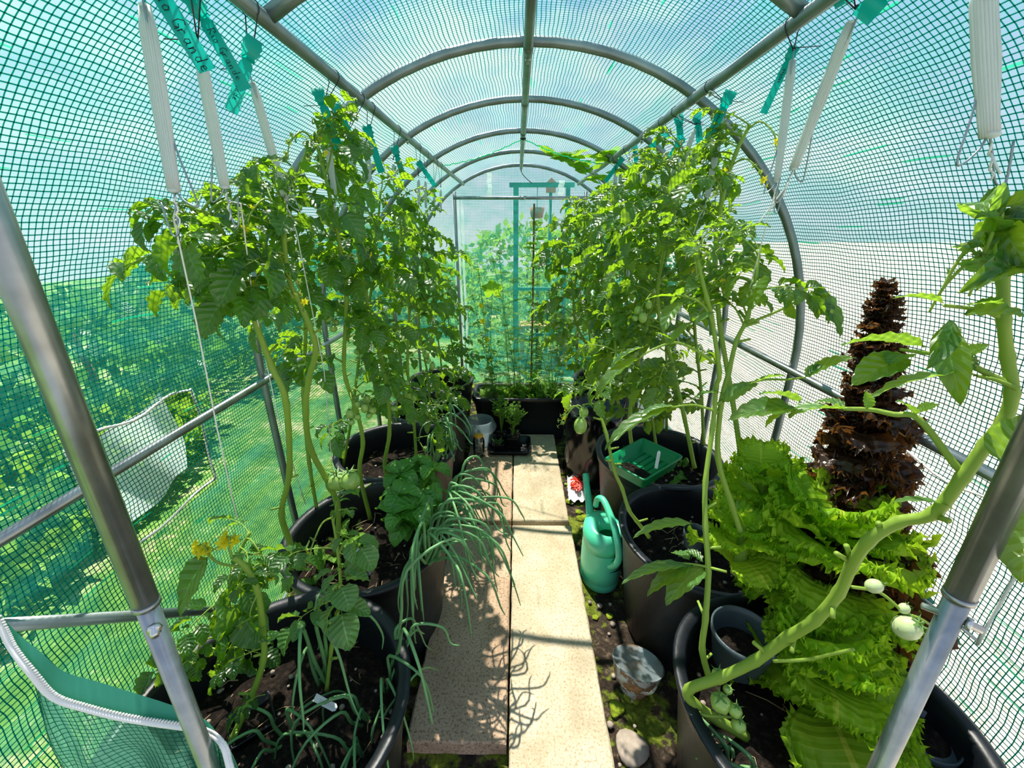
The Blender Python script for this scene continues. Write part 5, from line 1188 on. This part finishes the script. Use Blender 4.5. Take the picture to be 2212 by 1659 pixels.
tc = Vector((CAM.x + .455, 1.37, .375)); tc = P(1388, 1012, 1.49)
tq = Quaternion((0, 0, 1), R(-52)) @ Quaternion((1, 0, 0), R(3))
root = thing('seed_tray', 'green seed tray with a little soil resting on the tub rim', 'tray', tc)
mb = MB(); tray_mesh(mb, tc, tq, .165, .215, .048, .003, .010, .006); obj('tray_body', mb, M['tray'], root)
mb = MB()
for k in range(5): q = [tc + tq @ Vector((-.05 + k * .024, yy, .0062)) for yy in (-.085, -.01, .085)]; mb.tube(q, .0018, 4)
o = obj('tray_ribs', mb, M['tray'], root); o['kind'] = 'stuff'
mb = MB(); V = []; 
for i in range(13):
    for j in range(13):
        u, v = i / 12, j / 12; e = sin(pi * u) * sin(pi * v); V.append(tc + tq @ Vector((-.062 + .125 * u, -.098 + .085 * v, .004 + .020 * e ** .5 + rnd.uniform(-.002, .002))))
mb.add(V, [(i * 13 + j, (i + 1) * 13 + j, (i + 1) * 13 + j + 1, i * 13 + j + 1) for i in range(12) for j in range(12)]); obj('soil', mb, M['soil'], root)
def marker(label, a, b, wd=.0085, mat='packet', cat='plant marker'):
    a, b = Vector(a), Vector(b); d = (b - a).normalized(); s = d.cross(Vector((0, -.6, .8))).normalized() * wd; nn = s.cross(d).normalized() * .0006; root = thing('plant_marker', label, cat, a)
    mb = MB(); pts = [a - s, a.lerp(b, .9) - s, b - s * .5, b + s * .5, a.lerp(b, .9) + s, a + s]; mb.add([p + nn for p in pts] + [p - nn for p in pts], [tuple(range(6)), tuple(range(6, 12))[::-1]] + [(i, 6 + i, 6 + (i + 1) % 6, (i + 1) % 6) for i in range(6)]); obj('blade', mb, M[mat], root, False)
    mb = MB()
    sd = s.normalized(); kf = -1 if nn.y > 0 else 1
    for k in range(7):
        p = a.lerp(b, .25 + .09 * k) - nn * 1.6 * (1 if nn.dot(CAM - a) < 0 else -1); mb.tube([p - sd * .003, p + d * .003, p + sd * .003], .0004, 3)
    o = obj('faded_writing', mb, M['wire'], root); o['kind'] = 'stuff'
marker('white plant marker standing in the green seed tray', P(1417, 1012, 1.42), P(1424, 974, 1.42), .0055)
marker('white plant marker lying in the soil of the nearest tub by the slim stem', P(680, 1506, .985), P(727, 1531, .975), .008)
# jar, bucket, tray with square pots
def jar():
    c = atz(1035, 984, 0.003); root = thing('glass_jar', 'clear glass jar with orange lid standing on the pink slab', 'jar', c); h = .155
    mb = MB(); mb.lathe([(.034, .002), (.038, .006), (.0385, .11), (.034, .128), (.0275, .137), (.0275, h)], c, 28); obj('jar_glass', mb, M['glass'], root)
    mb = MB(); mb.lathe([(.0275, h - .012), (.030, h - .012), (.0305, h - .003), (.029, h), (.001, h + .001)], c, 28); obj('lid', mb, M['lid'], root)
    mb = MB(); g = random.Random(2)
    for k in range(40): a = g.uniform(0, 6.28); r = .028 * math.sqrt(g.random()); mb.ball(c + Vector((cos(a) * r, sin(a) * r, .008 + g.random() * .032)), g.uniform(.004, .008), .6, 6, 4)
    o = obj('shells', mb, M['shell'], root); o['kind'] = 'stuff'
jar()
c = atz(1034, 972, 0.0) + Vector((-.01, .14, 0)); c.z = .004
c = Vector((CAM.x - .255, 2.555, .004)); BK = thing('frosted_bucket', 'frosted clear bucket with a wide flared collar behind the jar', 'bucket', c)
mb = MB(); mb.lathe([(.082, .0), (.084, .004), (.094, .10), (.108, .108), (.115, .125), (.1155, .134), (.096, .172), (.092, .182), (.089, .182), (.088, .15), (.084, .10), (.080, .01)], c, 40); obj('bucket_body', mb, M['clear'], BK)
mb = MB(); mb.disc(c + Vector((0, 0, .03)), .070, 24); obj('inner_disc', mb, M['slate'], BK)
tcn = atz(1101, 965, 0.003); tcn = Vector((CAM.x - .050, 2.49, .0045))
TQ = Quaternion((0, 0, 1), R(-1)); TRY = thing('black_tray', 'shallow black tray on the slabs in front of the trough', 'tray', tcn)
mb = MB(); tray_mesh(mb, tcn, TQ, .285, .235, .030, .003, .012, .004, .03); obj('tray_body', mb, M['black'], TRY)
mb = MB(); 
for k in range(5): mb.tube([tcn + Vector((-.10 + .05 * k, yy, .0055)) for yy in (-.08, .08)], .002, 4)
o = obj('tray_ribs', mb, M['black'], TRY); o['kind'] = 'stuff'
PAR = []
for k in range(2):
    mb = MB(); g = random.Random(k)
    mb.m = 1; mb.tube([(0, 0, 0), (0, .5, .04), (0, 1, 0)], .02, 4); mb.m = 0
    for (y, s) in ((.45, 1), (.45, -1), (.75, 1), (.75, -1), (1.0, 0)):
        for q in range(3):
            an = s * 1.0 + (q - 1) * .5; leaflet(mb, Vector((s * .06, y, .02)), Quaternion((0, 0, 1), -an), .26, .085, 2, .3, .2, -.4, .3, .05, g.random() * 1e5, 6)
    PAR.append(mb.mesh('parsley_leaf', [M['herb'], M['stem']]))
def square_pot(label, c, s, h, nst, hh, seed):
    c = Vector(c); g = random.Random(seed); root = thing('square_pot', label, 'pot', c, 'small square pots in the black tray'); mb = MB(); tray_mesh(mb, c, Quaternion(), s, s, h, .0016, .008, .002, .006); obj('pot_body', mb, M['black'], root)
    mb = MB(); mb.box((c.x - s / 2 + .005, c.y - s / 2 + .005, c.z + .01), (c.x + s / 2 - .005, c.y + s / 2 - .005, c.z + h - .010)); obj('soil', mb, M['soil'], root, False)
    return root
g1 = random.Random(21)
def seedling(label, c, n, hh, L, group=None):
    c = Vector(c); root = thing('celery_seedling', label, 'seedling', c, group)
    for k in range(n):
        a = g1.uniform(0, 6.28); t = c + Vector((cos(a) * .02, sin(a) * .02, hh * g1.uniform(.5, 1))); mb = MB(); mb.tube([c, c.lerp(t, .5), t], .0018, 5); obj('stalk', mb, M['herb'], root)
        for q in range(2): aa = a + q * 1.9; inst('leaf', g1.choice(PAR), root, t - Vector((0, 0, .015 * q)), frame_q(Vector((cos(aa), sin(aa), .9))), L * g1.uniform(.7, 1.1))
hz = .0085
pts = [('front square pot with low seedlings', (tcn.x - .072, tcn.y - .055, hz), .074, .065, 5, .012, .030), ('square pot with the tallest seedlings', (tcn.x + .022, tcn.y - .010, hz), .078, .085, 10, .17, .085), ('rear square pot behind the low seedlings', (tcn.x - .055, tcn.y + .040, hz), .074, .085, 9, .23, .085), ('square pot at the back corner of the tray', (tcn.x + .040, tcn.y + .072, hz), .066, .082, 3, .03, .03)]
for (lb, c, s, h, n, hh, L) in pts:
    square_pot(lb + ' in the black tray', c, s, h, 0, 0, int(c[0] * 1000) % 97)
    seedling('green seedling growing in the ' + lb.replace(' with low seedlings', '').replace(' with the tallest seedlings', ' nearest the slab joint').replace(' behind the low seedlings', ''), (c[0], c[1], hz + h - .010), n, hh, L)
# stained cup by the lettuce tub
c = atz(1408, 1490, ZG); c = Vector((CAM.x + .395, .93, ZG + .003)); root = thing('stained_cup', 'brown stained clear plastic cup lying on the earth beside the lettuce tub', 'cup', c)
q = Quaternion((0, 1, 0), R(8)) @ Quaternion((1, 0, 0), R(-16)); mb = MB(); mb.lathe([(.042, 0), (.044, .01), (.047, .035)], (0, 0, 0), 40); mb.lathe([(.0475, .035), (.068, .04), (.074, .062), (.081, .095), (.0825, .10), (.080, .10), (.072, .062)], (0, 0, 0), 40)
mb.v = [tuple(c + Vector((0, 0, .012)) + q @ Vector(p)) for p in mb.v]; obj('cup_wall', mb, M['stained'], root)
mb = MB(); mb.lathe([(.0825, .098), (.0845, .100), (.0825, .102)], (0, 0, 0), 40); mb.v = [tuple(c + Vector((0, 0, .012)) + q @ Vector(p)) for p in mb.v]; obj('cup_rim', mb, M['clear'], root)
# pots lying in the tubs
def small_pot(label, c, r, h, mat, name='nursery_pot', tilt=None):
    c = Vector(c); root = thing(name, label, 'pot', c); mb = MB(); mb.lathe([(r * .74, 0), (r * .76, .003), (r * .97, h - .02), (r, h - .018), (r * 1.02, h), (r * .96, h), (r * .93, h - .02), (r * .72, .02)], (0, 0, 0), 36)
    qq = tilt or Quaternion(); mb.v = [tuple(c + qq @ Vector(p)) for p in mb.v]; obj('pot_body', mb, mat, root)
    mb = MB(); mb.disc((0, 0, h * .45), r * .85, 24); mb.v = [tuple(c + qq @ Vector(p)) for p in mb.v]; obj('soil', mb, M['soil'], root)
small_pot('grey round pot sunk in the lettuce tub', P(1590, 1430, 1.06), .075, .11, M['slate'])
small_pot('small grey round pot in the tub beside the watering can', P(1497, 1180, 1.27), .035, .06, M['slate'])
def tipped(label, c, q, s, h, mat):
    c = Vector(c); root = thing('square_pot', label, 'pot', c); mb = MB(); tray_mesh(mb, c, q, s, s, h, .0016, .008, .002, .006); obj('pot_body', mb, mat, root)
tipped('square black pot pushed into the soil of the nearest tub', P(556, 1590, 1.02), Quaternion((0, 0, 1), .7), .09, .07, M['black'])
tipped('upturned dark green square pot in the basil tub', P(772, 1205, 1.42), Quaternion((0, 0, 1), .1) @ Quaternion((1, 0, 0), R(200)), .085, .06, M['slate'])
tipped('dark square pot lying under the lettuce, near the door post', P(1745, 1650, .98), Quaternion((0, 0, 1), .3), .10, .08, M['slate'])
small_pot('grey dish half hidden behind the near door post', P(1990, 1600, .93), .06, .03, M['slate'], 'saucer')
# moss tufts and stones beside the slabs
g = random.Random(77)
for k in range(26):
    x, y = g.uniform(.325, .42), g.uniform(.75, 2.2); r = g.uniform(.012, .028)
    mb = MB(); mb.ball((x, y, ZG), r, .35, 12, 6, None, .12, 3 + k % 4); o = obj('moss_tuft', mb, M['moss']); tag(o, 'small moss tuft on the earth beside the cream slabs', 'moss', 'moss tufts beside the slabs')
for k in range(22):
    x, y = g.uniform(.32, .42), g.uniform(.7, 2.2); r = g.uniform(.005, .012)
    mb = MB(); mb.ball((x, y, ZG + .002), r, .7, 8, 5, None, .1, 3); o = obj('pebble', mb, M['pebble']); tag(o, 'small pebble on the earth beside the cream slabs', 'stone', 'pebbles beside the slabs')
c = atz(1365, 1615, ZG); mb = MB(); mb.ball(c, .05, .28, 18, 8, None, .08, 3); o = tag(obj('flat_stone', mb, M['pebble']), 'flat pale stone in the earth below the stained cup', 'stone')

# ================================================================== twine hangers and labels
def hanger(label, top, bot, width, px_side=1, tie=True, string=None, label_g=None, hook=True):
    top, bot = Vector(top), Vector(bot); d = (bot - top); L = d.length; d.normalize(); s = RGT.copy(); s = (s - d * s.dot(d)).normalized(); f = d.cross(s)
    root = thing('twine_hanger', label, 'twine hanger', top); root['group'] = 'twine hangers along the purlins'
    g = random.Random(int(abs(top.x * 1000 + top.y * 777)))
    mb = MB(); n = 20
    for k in range(n):
        a = 2 * pi * k / n; ox = s * cos(a) * width / 2 + f * sin(a) * width * .22
        pts = [top + ox * .6, top + d * L * .12 + ox * (.9 + .1 * g.random()), top + d * L * .5 + ox * g.uniform(.85, 1.05), top + d * L * .9 + ox * g.uniform(.7, .9), bot + ox * .75]
        mb.tube(pts, width * .062 + .0002, 5)
    mb.ball(top, width * .33, .4, 8, 5); mb.ball(bot, width * .38, .4, 8, 5)
    o = obj('twine_bundle', mb, M['strand'], root); o['kind'] = 'stuff'
    if hook:
        w_ = .0013; e = s * px_side
        mb = MB(); pts = spline([top - d * .02 + e * 0, top + d * .01 + f * .006 + e * width * .2, top + d * L * .45 - f * .012 - e * width * .1, top + d * L * .75 + e * width * .55, bot + d * .012 + e * width * 1.4, bot + d * .022 + e * width * 1.3, bot + d * .012 + e * width * .5, bot + e * width * .1], 4)
        mb.tube(pts, w_, 6); obj('wire_loop', mb, M['wire'], root)
        mb = MB(); pts = spline([bot, bot + d * .03 - e * width * .1, bot + d * .055 - e * width * .15, bot + d * .058 - e * width * .6, bot + d * .015 - e * width * 1.0], 4); mb.tube(pts, w_, 6); obj('wire_hook', mb, M['wire'], root)
        mb = MB(); hk = [bot + d * (.008 + .006 * k) + s * .002 * cos(k * 2.2) + f * .002 * sin(k * 2.2) for k in range(8)]; mb.tube(hk, .0013, 5); obj('twine_knot', mb, M['white'], root)
    if tie:
        px_ = PXL if top.x < 0 else PXR
        mb = MB(); r = TR + .002; pts = [Vector((px_ + cos(a) * r, top.y, PZ + sin(a) * r)) for a in [pi * 1.25 - k * pi * 1.5 / 12 for k in range(13)]]
        mb.tube([top - d * .015] + pts + [top - d * .015], .0011, 5); mb.tube([top - d * .02, top - d * .018 + s * (-.05 if top.x < 0 else .05) + Vector((0, 0, .004))], .0009, 4); mb.ball(top - d * .018, .0035, 1, 6, 4)
        obj('cable_tie', mb, M['tie'], root)
    if string:
        mb = MB(); mb.tube([bot + d * .02] + [Vector(q) for q in string], .0013, 5); obj('string', mb, M['white'], root)
    return root
hanger('twine hanger beside the front roll of net, its string running down to the flowering plant', P(312, 12, .535), P(376, 412, .575), .021, 1, string=[P(375, 470, .60), P(425, 700, .68), P(470, 930, .78), P(512, 1120, .88)])
hanger('second twine hanger from the door, behind the largest writing tag', P(432, 120, .625), P(486, 405, .675), .018, -1, string=[P(520, 440, .70), P(545, 640, .87), P(600, 900, 1.05), P(660, 1090, 1.3)])
hanger('third twine hanger from the door, just behind the tag with the twisted collar', P(545, 178, .75), P(617, 432, .845), .016, 1, string=[P(640, 500, .9), P(700, 800, 1.2), P(722, 1060, 1.4)])
lefts = [((700, 245, 1.06), (722, 420, 1.08), .017), ((752, 300, 1.24), (768, 410, 1.26), .015), ((793, 315, 1.33), (798, 405, 1.35), .016), ((850, 355, 1.62), (853, 402, 1.64), .014), ((904, 388, 1.96), (905, 442, 1.98), .014), ((919, 392, 2.12), (920, 448, 2.14), .013), ((938, 405, 2.36), (938, 450, 2.38), .013), ((952, 410, 2.5), (952, 458, 2.52), .013)]
for k, (a, b, wd) in enumerate(lefts):
    hanger('twine hanger on the purlin over the basil side, number of the row told by its place: ' if 0 else ['white twine hanger in front of the paired plain tags', 'white twine hanger between the paired plain tags', 'white twine hanger beside the longest plain tag', 'white twine hanger at the half covered plain tag', 'white twine hanger below the slanted plain tag', 'white twine hanger just past the slanted plain tag', 'white twine hanger second from the far end wall', 'white twine hanger nearest the far end wall'][k], P(*a), P(*b), wd, 1, hook=k < 3)
hanger('grey twine hanger in the open corner above the tomato tuft', P(2122, -40, .44), P(2138, 292, .475), .026, -1, string=[P(2160, 375, .47)])
hanger('longest slanting twine hanger below the folded green tag', P(1838, 48, .66), P(1714, 365, .79), .019, 1, string=[P(1700, 400, .8), P(1640, 480, .88), P(1590, 510, .92)])
hanger('twine hanger beside the tag with faint capitals', P(1712, 130, .79), P(1678, 392, .845), .016, -1, string=[P(1670, 430, .86), P(1615, 640, .97)])
hanger('twine hanger beside the brown writing tag at the curved hoop', P(1565, 235, 1.12), P(1528, 425, 1.16), .018, 1, string=[P(1510, 470, 1.2), P(1480, 560, 1.25)])
for k, (a, b, wd) in enumerate([((1500, 280, 1.36), (1445, 440, 1.42), .016), ((1470, 330, 1.5), (1425, 450, 1.55), .015), ((1330, 375, 2.2), (1325, 450, 2.25), .02), ((1378, 390, 2.0), (1376, 460, 2.03), .014), ((1340, 378, 2.3), (1340, 430, 2.32), .018)]):
    hanger(['twine hanger half hidden by leaves behind the wire hook', 'twine hanger among the tomato leaves under the small tag', 'wide white twine hanger under the far tag beside the cucumber leaves', 'twine hanger below the crumpled far tag', 'short white twine hanger just behind the wide one by the cucumber leaves'][k], P(*a), P(*b), wd, 1, hook=False)
# stroke letters for the handwriting
GL = {'R': [[(0, 0), (.05, 1)], [(.05, 1), (.45, .95), (.5, .7), (.1, .5), (.55, 0)]], 'i': [[(.1, .5), (.1, 0), (.2, .05)], [(.1, .68), (.11, .74)]], 'o': [[(.25, .5), (.05, .3), (.15, 0), (.4, .05), (.45, .35), (.25, .5)]],
      'G': [[(.6, .85), (.3, 1), (.05, .6), (.1, .1), (.45, 0), (.6, .3), (.35, .4)], [(.6, .3), (.6, -.1)]], 'r': [[(.08, .5), (.08, 0)], [(.08, .3), (.25, .5), (.4, .45)]], 'a': [[(.42, .45), (.15, .5), (.05, .2), (.2, 0), (.4, .2), (.42, .5), (.42, .05), (.52, 0)]],
      'n': [[(.05, .5), (.05, 0), (.1, .35), (.3, .5), (.4, .3), (.4, 0)]], 'd': [[(.4, .4), (.15, .5), (.05, .2), (.2, 0), (.4, .15), (.45, 1), (.42, 0)]], 'e': [[(.08, .25), (.4, .3), (.3, .5), (.08, .4), (.08, .1), (.25, 0), (.45, .08)]],
      'A': [[(0, 0), (.25, .9), (.5, 0)], [(.1, .4), (.42, .4)]], 'h': [[(.05, 1), (.05, 0)], [(.05, .35), (.3, .5), (.4, .3), (.4, 0)]], 'V': [[(0, .8), (.2, 0), (.4, .8)]], 'N': [[(0, 0), (0, .8), (.4, 0), (.4, .8)]], 'T': [[(0, .8), (.5, .8)], [(.25, .8), (.25, 0)]]}
def plant_tag(label, a, b, wd, text='', face=None, fold=True, start=.30, size=1.0, tail=0.0, cut=0, loops=1):
    """strip from a (loop end) to b (free end) with width wd, its broad side facing the camera unless face is given"""
    a, b = Vector(a), Vector(b); d = b - a; L = d.length; d.normalize(); fc = (face or (CAM - a)).normalized(); s = d.cross(fc).normalized(); nn = s.cross(d).normalized()
    if nn.dot(CAM - a) < 0: nn = -nn
    root = thing('plant_tag', label, 'plant tag', a); root['group'] = 'teal loop tags on the purlins'
    mb = MB(); h = wd / 2; K = 12
    ctr = [a + d * L * k / K + nn * .004 * sin(k * .4) for k in range(K + 1)]
    V = []; 
    for k, c_ in enumerate(ctr):
        ww = h * (.55 if (k == 0) else 1); V += [c_ - s * ww, c_ + s * ww]
    mb.add(V, [(2 * k, 2 * k + 1, 2 * k + 3, 2 * k + 2) for k in range(K)])
    obj('strip', mb, M['tag'], root)
    # the broad collar that loops around the twine
    mb = MB(); V = []; m = 16; rr = wd * .75
    for k in range(m + 1):
        an = -pi / 2 + 2 * pi * k / m * .92; p = a - d * (rr * (1 + sin(an))) * 1.3 + nn * (cos(an) * rr * .8 - .002); ww = h * (1.25 if 2 < k < m - 2 else .9) * (1 + .22 * (1 if k % 4 == 1 else 0)); V += [p - s * ww, p + s * ww]
    mb.add(V, [(2 * k, 2 * k + 1, 2 * k + 3, 2 * k + 2) for k in range(m)]); obj('loop_collar', mb, M['tag'], root)
    if text:
        hgt = wd * .62 * size; x = 0; mb = MB(); up_ = -s if (-s).dot(RGT) > 0 else s; up_ = up_ if True else up_
        # text runs from the loop to the free end, letters upright towards up_
        left = d; upv = nn.cross(d); 
        for ch in text:
            if ch == ' ': x += hgt * .45; continue
            for st in GL[ch]:
                pts = [a + d * (L * start + x + q[0] * hgt) + upv * ((q[1] - .42) * hgt) + nn * (.0052 if 1 else 0) for q in st]
                mb.tube(pts if len(pts) > 2 else [pts[0], (pts[0] + pts[1]) / 2, pts[1]], max(.00055, hgt * .045), 4)
            x += hgt * (.72 if ch not in 'iA' else (.42 if ch == 'i' else .8))
        o = obj('handwriting', mb, M['ink'], root); o['kind'] = 'stuff'
plant_tag('largest teal tag reading Rio Grande in black marker', P(325, -45, .50), P(447, 150, .535), .021, 'Rio Grande', start=.12, size=1.1)
plant_tag('teal tag reading Rio Grande with a twisted collar', P(440, 40, .62), P(530, 192, .655), .019, 'Rio Grande', start=.17, size=.92)
plant_tag('teal tag hanging tilted the other way with its writing half covered', P(535, 130, .72), P(500, 240, .73), .020, 'Grande', start=.35, size=.8)
for k, (a, b, d) in enumerate([((697, 225), (733, 322), 1.04), ((738, 255), (776, 338), 1.14), ((800, 298), (824, 372), 1.28), ((858, 338), (873, 388), 1.55), ((914, 365), (940, 402), 1.9)]):
    plant_tag(['plain teal tag, front one of the pair behind the first hoop crossing', 'plain teal tag, back one of the pair behind the first hoop crossing', 'longest plain teal tag in the middle of the purlin', 'plain teal tag partly covered by a leaf', 'slanted plain teal tag close to the far rope'][k], P(*a, d), P(*b, d + .01), .021)
plant_tag('dark green folded tag cut by the top edge above the slanting hanger', P(1905, -10, .60), P(1858, 42, .62), .030)
plant_tag('pale crumpled teal tag beside the folded dark one', P(1815, -35, .66), P(1822, 10, .67), .022)
plant_tag('teal tag with faint capitals hanging from the nearest cable tie on the purlin', P(1703, 130, .80), P(1650, 243, .82), .0135, 'VANTNA', start=.2, size=.7)
plant_tag('teal tag reading Andenhorn beside the curved hoop', P(1563, 232, 1.10), P(1525, 312, 1.12), .022, 'Andenhorn', start=.12, size=.62)
plant_tag('teal tag reading Anden behind the Andenhorn tag', P(1507, 268, 1.36), P(1516, 335, 1.38), .021, 'Anden', start=.12, size=.6)
for k, (a, b, d) in enumerate([((1468, 275), (1470, 300), 1.45), ((1425, 302), (1385, 335), 1.7), ((1372, 330), (1376, 355), 2.0), ((1335, 355), (1308, 392), 2.2), ((1460, 320), (1445, 345), 1.5)]):
    plant_tag(['short teal tag below the wire hook', 'teal tag tilted towards the arch, above the leaves', 'crumpled teal tag with a curled end', 'teal tag at the far end beside the cucumber leaves', 'teal tag end poking out of the tomato leaves'][k], P(*a, d), P(*b, d + .01), .022)
mb = MB(); mb.tube(spline([P(1493, 262, 1.3), P(1500, 240, 1.3), P(1483, 236, 1.31), P(1465, 248, 1.32), P(1470, 258, 1.33)], 5), .0016, 6); tag(obj('wire_hook', mb, M['white']), 'white wire hook over the purlin between two tags', 'hook')

# ================================================================== outside
def shrub(name, label, c, rx, ry, rz, mat, n, L, seed, group=None):
    g = random.Random(seed); c = Vector(c); root = thing(name, label, 'shrub', c, group); V, F, U = [], [], []; mb = MB()
    for _ in range(n):
        u = g.uniform(-1, 1); a = g.uniform(0, 6.28); r = g.uniform(.75, 1.05); s = math.sqrt(1 - u * u); p = c + Vector((cos(a) * s * rx * r, sin(a) * s * ry * r, rz + u * rz * r))
        q = Quaternion((g.uniform(-1, 1), g.uniform(-1, 1), g.uniform(-1, 1), g.uniform(-1, 1))).normalized(); l = L * g.uniform(.6, 1.3)
        mb.add([p + q @ Vector(k) * l for k in ((0, 0, 0), (.3, .45, .1), (0, 1, 0), (-.3, .45, .1))], [(0, 1, 2, 3)], [(.5, 0), (1, .5), (.5, 1), (0, .5)])
    o = obj('foliage', mb, M[mat], root); o['kind'] = 'stuff'
    mb = MB(); mb.tube([c, c + Vector((.02, 0, rz)), c + Vector((0, 0, rz * 1.6))], [.03, .025, .01], 6); obj('trunk', mb, M['dry_stalk'], root)
for k, (x, y, rx, rz, m_, L) in enumerate([(-2.9, 1.2, .55, .50, 'bush', .10), (-2.9, 2.6, .60, .54, 'bush', .10), (-3.3, 4.4, 1.0, .60, 'bush', .12), (-2.7, .1, .55, .50, 'bush', .10), (-2.4, 2.0, .35, .26, 'bush_light', .08), (-2.2, .9, .3, .2, 'bush_light', .08)]):
    shrub('hedge_shrub', ['low dark hedge shrub seen through the net beside the roll-up window', 'low dark hedge shrub seen through the net beyond the bent hoop', 'far dark hedge shrub beyond the net wall', 'dark hedge shrub near the door end outside the net', 'pale border shrub outside behind the roll-up window', 'small pale border shrub outside below the window'][k], (x, y, ZG), rx, .85, rz, m_, 1900, L, k)
for k, (x, y, rx, rz, m_, L) in enumerate([(.25, 5.0, .45, .62, 'bush_light', .07), (.75, 5.2, .5, .7, 'bush_light', .10), (-.35, 5.0, .45, .45, 'bush_light', .06), (-1.1, 6.6, .8, .5, 'bush_light', .13), (1.6, 6.4, .9, .75, 'bush', .13), (-2.6, 7.5, 1.1, .8, 'bush', .15), (.2, 8.4, 1.3, .8, 'bush_light', .17)]):
    shrub('garden_shrub', ['leafy shrub inside the garden arch behind the end wall', 'bright shrub behind the end wall on the bin bag side', 'low bright shrub behind the end wall', 'yellow green bush behind the end wall at the far door post', 'dark bush behind the end wall near the curved frame', 'dark distant bush behind the end wall', 'pale distant bush in the middle behind the end wall'][k], (x, y, ZG), rx, .45, rz, m_, 1000, L, 20 + k)
# garden arch
root = thing('garden_arch', 'green painted wooden garden arch standing behind the end wall', 'arch', (.28, 4.5, ZG))
mb = MB(); mb.box((-.02, 4.45, ZG), (.03, 4.5, 1.80)); obj('post', mb, M['green_paint'], root, False)
mb = MB(); mb.box((.50, 4.45, ZG), (.54, 4.5, 1.80)); obj('post', mb, M['green_paint'], root, False)
mb = MB(); mb.box((-.06, 4.45, 1.80), (.58, 4.5, 1.84)); obj('lintel', mb, M['green_paint'], root, False)
for k in range(2):
    mb = MB(); mb.box((-.02, 4.46, .80 - .5 * k), (.54, 4.49, .83 - .5 * k)); obj('cross_bar', mb, M['green_paint'], root, False)
root = thing('timber_bench', 'low yellow timber bench behind the end wall', 'bench', (.3, 4.75, ZG))
for k in range(3):
    mb = MB(); mb.box((.02, 4.65 + .1 * k, .34), (.62, 4.73 + .1 * k, .37)); obj('plank', mb, M['wood'], root, False)
for x in (.06, .54):
    mb = MB(); mb.box((x, 4.68, ZG), (x + .05, 4.90, .34)); obj('leg', mb, M['wood'], root, False)
c = aty(1160, 460, 4.475); root = thing('hanging_pot', 'terracotta pot hanging from the garden arch behind the end wall net', 'pot', c); mb = MB(); mb.lathe([(.03, -.05), (.06, -.045), (.075, .05), (.065, .05)], c, 20); obj('pot_body', mb, M['terracotta'], root)
mb = MB(); mb.tube([c + Vector((0, 0, .0)), Vector((c.x, c.y, 1.802))], .003, 5); obj('cord', mb, M['tie'], root)
c = aty(1190, 405, 4.9); root = thing('bird_house', 'red clay bird house on a pole beyond the end wall, above the hanging pot', 'bird house', (c.x, c.y, ZG))
mb = MB(); mb.box(tuple(c - Vector((.05, .05, .05))), tuple(c + Vector((.05, .05, .03)))); obj('box', mb, M['terracotta'], root, False)
mb = MB(); mb.add([c + Vector(q) for q in ((-.07, -.06, .03), (.07, -.06, .03), (0, -.06, .09), (-.07, .06, .03), (.07, .06, .03), (0, .06, .09))], [(0, 1, 2), (3, 5, 4), (0, 2, 5, 3), (1, 4, 5, 2), (0, 3, 4, 1)]); obj('roof', mb, M['terracotta'], root, False)
mb = MB(); mb.tube([(c.x, c.y, ZG), (c.x, c.y, c.z - .05)], .018, 8); obj('pole', mb, M['green_paint'], root)
# dense low growth in the trough
root = thing('herb_plant', 'dense low feathery growth carpeting the trough soil', 'herbs', (.06, 2.82, zs)); g = random.Random(91)
for k in range(150):
    b = Vector((g.uniform(-.24, .37), g.uniform(2.72, 2.93), zs + .005)); a = g.uniform(0, 6.28)
    inst('leaf', g.choice([FEA, FEA] + OV), root, b, frame_q(Vector((cos(a) * .5, sin(a) * .5, g.uniform(.5, 1.5)))), g.uniform(.03, .15))
for k in range(14):
    b = Vector((g.uniform(-.22, .35), g.uniform(2.74, 2.92), zs)); t = b + Vector((g.uniform(-.12, .12), g.uniform(-.05, .08), g.uniform(.3, .75)))
    leafy_stem(root, [b, b.lerp(t, .5) + Vector((g.uniform(-.02, .02), 0, 0)), t], 6, [FEA] + OV, .06, k, .0017, t0=.3)
